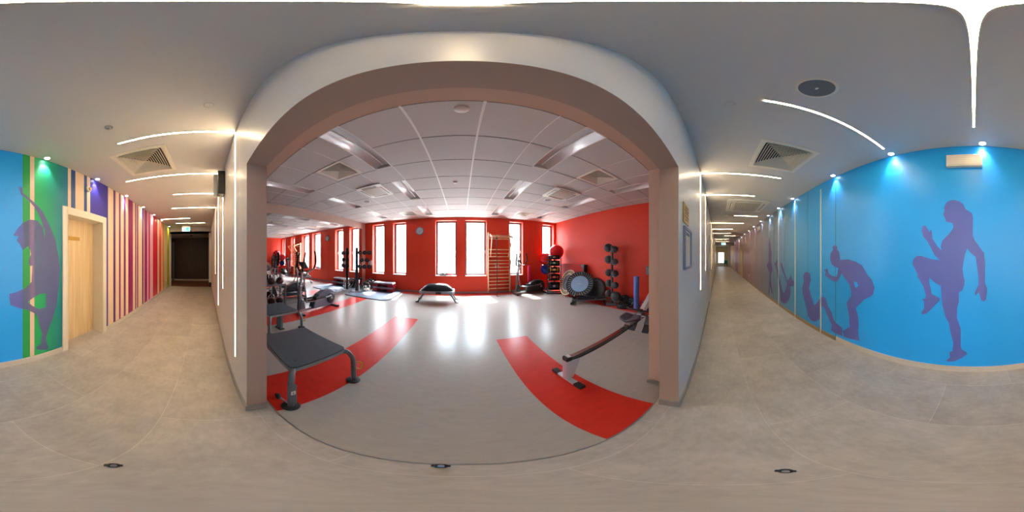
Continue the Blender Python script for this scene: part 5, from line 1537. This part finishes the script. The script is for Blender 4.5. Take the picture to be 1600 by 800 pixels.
# seat
SX = 1.16
q = MB()
v_ = []; n_ = 14; m_ = 14
for i in range(n_ + 1):
    for j in range(m_ + 1):
        u, w = i / n_ * 2 - 1, j / m_ * 2 - 1
        x = u * 0.13 * math.sqrt(1 - 0.35 * w * w); y = w * 0.165 * math.sqrt(1 - 0.35 * u * u)
        v_.append((SX + x, y, 0.475 + 0.03 * (u * u * 0.5 + w * w) - 0.012 * math.exp(-(w / 0.25) ** 2) + (0.02 * u if u > 0 else 0)))
top = [(i * (m_ + 1) + j, (i + 1) * (m_ + 1) + j, (i + 1) * (m_ + 1) + j + 1, i * (m_ + 1) + j + 1) for i in range(n_) for j in range(m_)]
q.add(v_, top, True)
o = q.build('seat', M_seat, t); md = o.modifiers.new('thick', 'SOLIDIFY'); md.thickness = 0.035; md.offset = -1
q = MB(); q.bb(SX - 0.08, SX + 0.08, -0.05, 0.05, 0.415, 0.45); ca = q.build('seat_carriage', M_silver, t, bev=0.006)
for dx in (-0.055, 0.055):
    for s in (-1, 1):
        q = MB(); q.cyl((SX + dx, s * 0.04, 0.40), (SX + dx, s * 0.055, 0.40), 0.02, 14); q.build('roller', M_black, ca)
# foot stretchers
for s in (-1, 1):
    q = MB(); q.box((1.53, s * 0.125, 0.27), (0.33, 0.12, 0.018), (0, R(-48), 0)); fb = q.build('footboard', M_rubber, t, bev=0.008)
    q = MB(); q.box((1.56, s * 0.125, 0.33), (0.14, 0.13, 0.02), (0, R(-48), 0)); q.build('foot_strap', M_grey_metal, fb, bev=0.006)
    q = MB(); q.tube([(1.44, s * 0.07, 0.45), (1.42, s * 0.10, 0.47), (1.42, s * 0.15, 0.47), (1.44, s * 0.18, 0.44)], 0.012, 8); q.build('heel_cup', M_silver, fb)
q = MB(); q.bb(1.46, 1.60, -0.055, 0.055, 0.40, 0.50); q.build('junction_plate', M_grey_metal, t, bev=0.012)
q = MB(); q.beam((1.45, 0, 0.42), (2.10, 0, 0.80), 0.085, 0.11); q.build('main_frame', M_white_metal, t, bev=0.012)
q = MB(); q.lathe([(0.001, -0.08), (0.26, -0.08), (0.29, -0.05), (0.29, 0.05), (0.26, 0.08), (0.001, 0.08)], (2.36, 0, 0.55), 'Y', 40); fw = q.build('flywheel_cage', M_black, t)
q = MB()
for rr_ in (0.08, 0.13, 0.18, 0.23):
    for s in (-1, 1):
        q.torus((2.36, s * 0.084, 0.55), rr_, 0.004, 'Y', 40, 6)
q.build('cage_grille', M_grey_metal, fw)
q = MB(); q.beam((2.25, 0, 0.3), (2.45, 0, 0.04), 0.06, 0.05, (0, 1, 0)); q.build('front_leg', M_white_metal, t, bev=0.006)
q = MB(); q.beam((2.46, -0.3, 0.035), (2.46, 0.3, 0.035), 0.06, 0.05); ff = q.build('front_foot', M_white_metal, t, bev=0.006)
for s in (-1, 1):
    q = MB(); q.cyl((2.46, s * 0.30, 0.036), (2.46, s * 0.34, 0.036), 0.036, 18); q.build('wheel', M_rubber, ff)
q = MB(); q.tube([(1.52, -0.27, 0.55), (1.49, -0.15, 0.545), (1.48, 0, 0.54), (1.49, 0.15, 0.545), (1.52, 0.27, 0.55)], 0.015, 12); hb = q.build('pull_handle', M_black, t)
q = MB(); q.bb(1.46, 1.54, -0.04, 0.04, 0.515, 0.56); q.build('handle_yoke', M_black, hb, bev=0.01)
q = MB(); q.tube([(2.05, -0.03, 0.78), (1.95, -0.04, 0.98), (1.90, -0.04, 1.16)], 0.017, 10); q.build('monitor_arm', M_black, t)
q = MB(); q.box((1.88, -0.04, 1.22), (0.045, 0.20, 0.17), (0, R(-12), 0)); mo = q.build('monitor', M_grey_metal, t, bev=0.012)
q = MB(); q.box((1.856, -0.04, 1.23), (0.004, 0.13, 0.085), (0, R(-12), 0)); q.build('screen', mat('lcd_grey', (120, 140, 150), 0.2), mo)
q = MB(); q.tube([(1.54, 0, 0.535), (2.05, 0, 0.70)], 0.004, 6); q.build('chain', M_silver, t)

# ------------------------------------------------------------------ tripod feet on the floor around the camera
def tripod_foot(label, x, y):
    a = math.atan2(y, x)
    t = thing('tripod_foot', label, 'tripod foot', (x, y, 0), a, 'tripod feet around the viewpoint')
    q = MB(); q.lathe([(0.001, 0), (0.017, 0), (0.021, 0.006), (0.018, 0.02), (0.001, 0.026)], seg=20); q.build('rubber_tip', M_black, t)
    q = MB(); q.tube([(0.004, 0, 0.010), (-0.012, 0, 0.034)], 0.010, 14); q.build('sleeve', M_silver, t)
    q = MB(); q.box((-0.002, 0.016, 0.020), (0.02, 0.02, 0.007), (0.3, 0.2, 0)); q.build('clamp_lever', M_black, t, bev=0.001); q = MB(); q.box((-0.006, -0.016, 0.022), (0.016, 0.018, 0.006), (-0.4, 0, 0)); q.build('clamp_lever', M_black, t, bev=0.001)
tripod_foot('black tripod foot standing on the threshold of the gym', -0.055, 0.43)
tripod_foot('black tripod foot on the corridor tiles towards the oak door', -0.37, -0.235)
tripod_foot('black tripod foot on the corridor tiles towards the knee-raising silhouette', 0.35, -0.155)
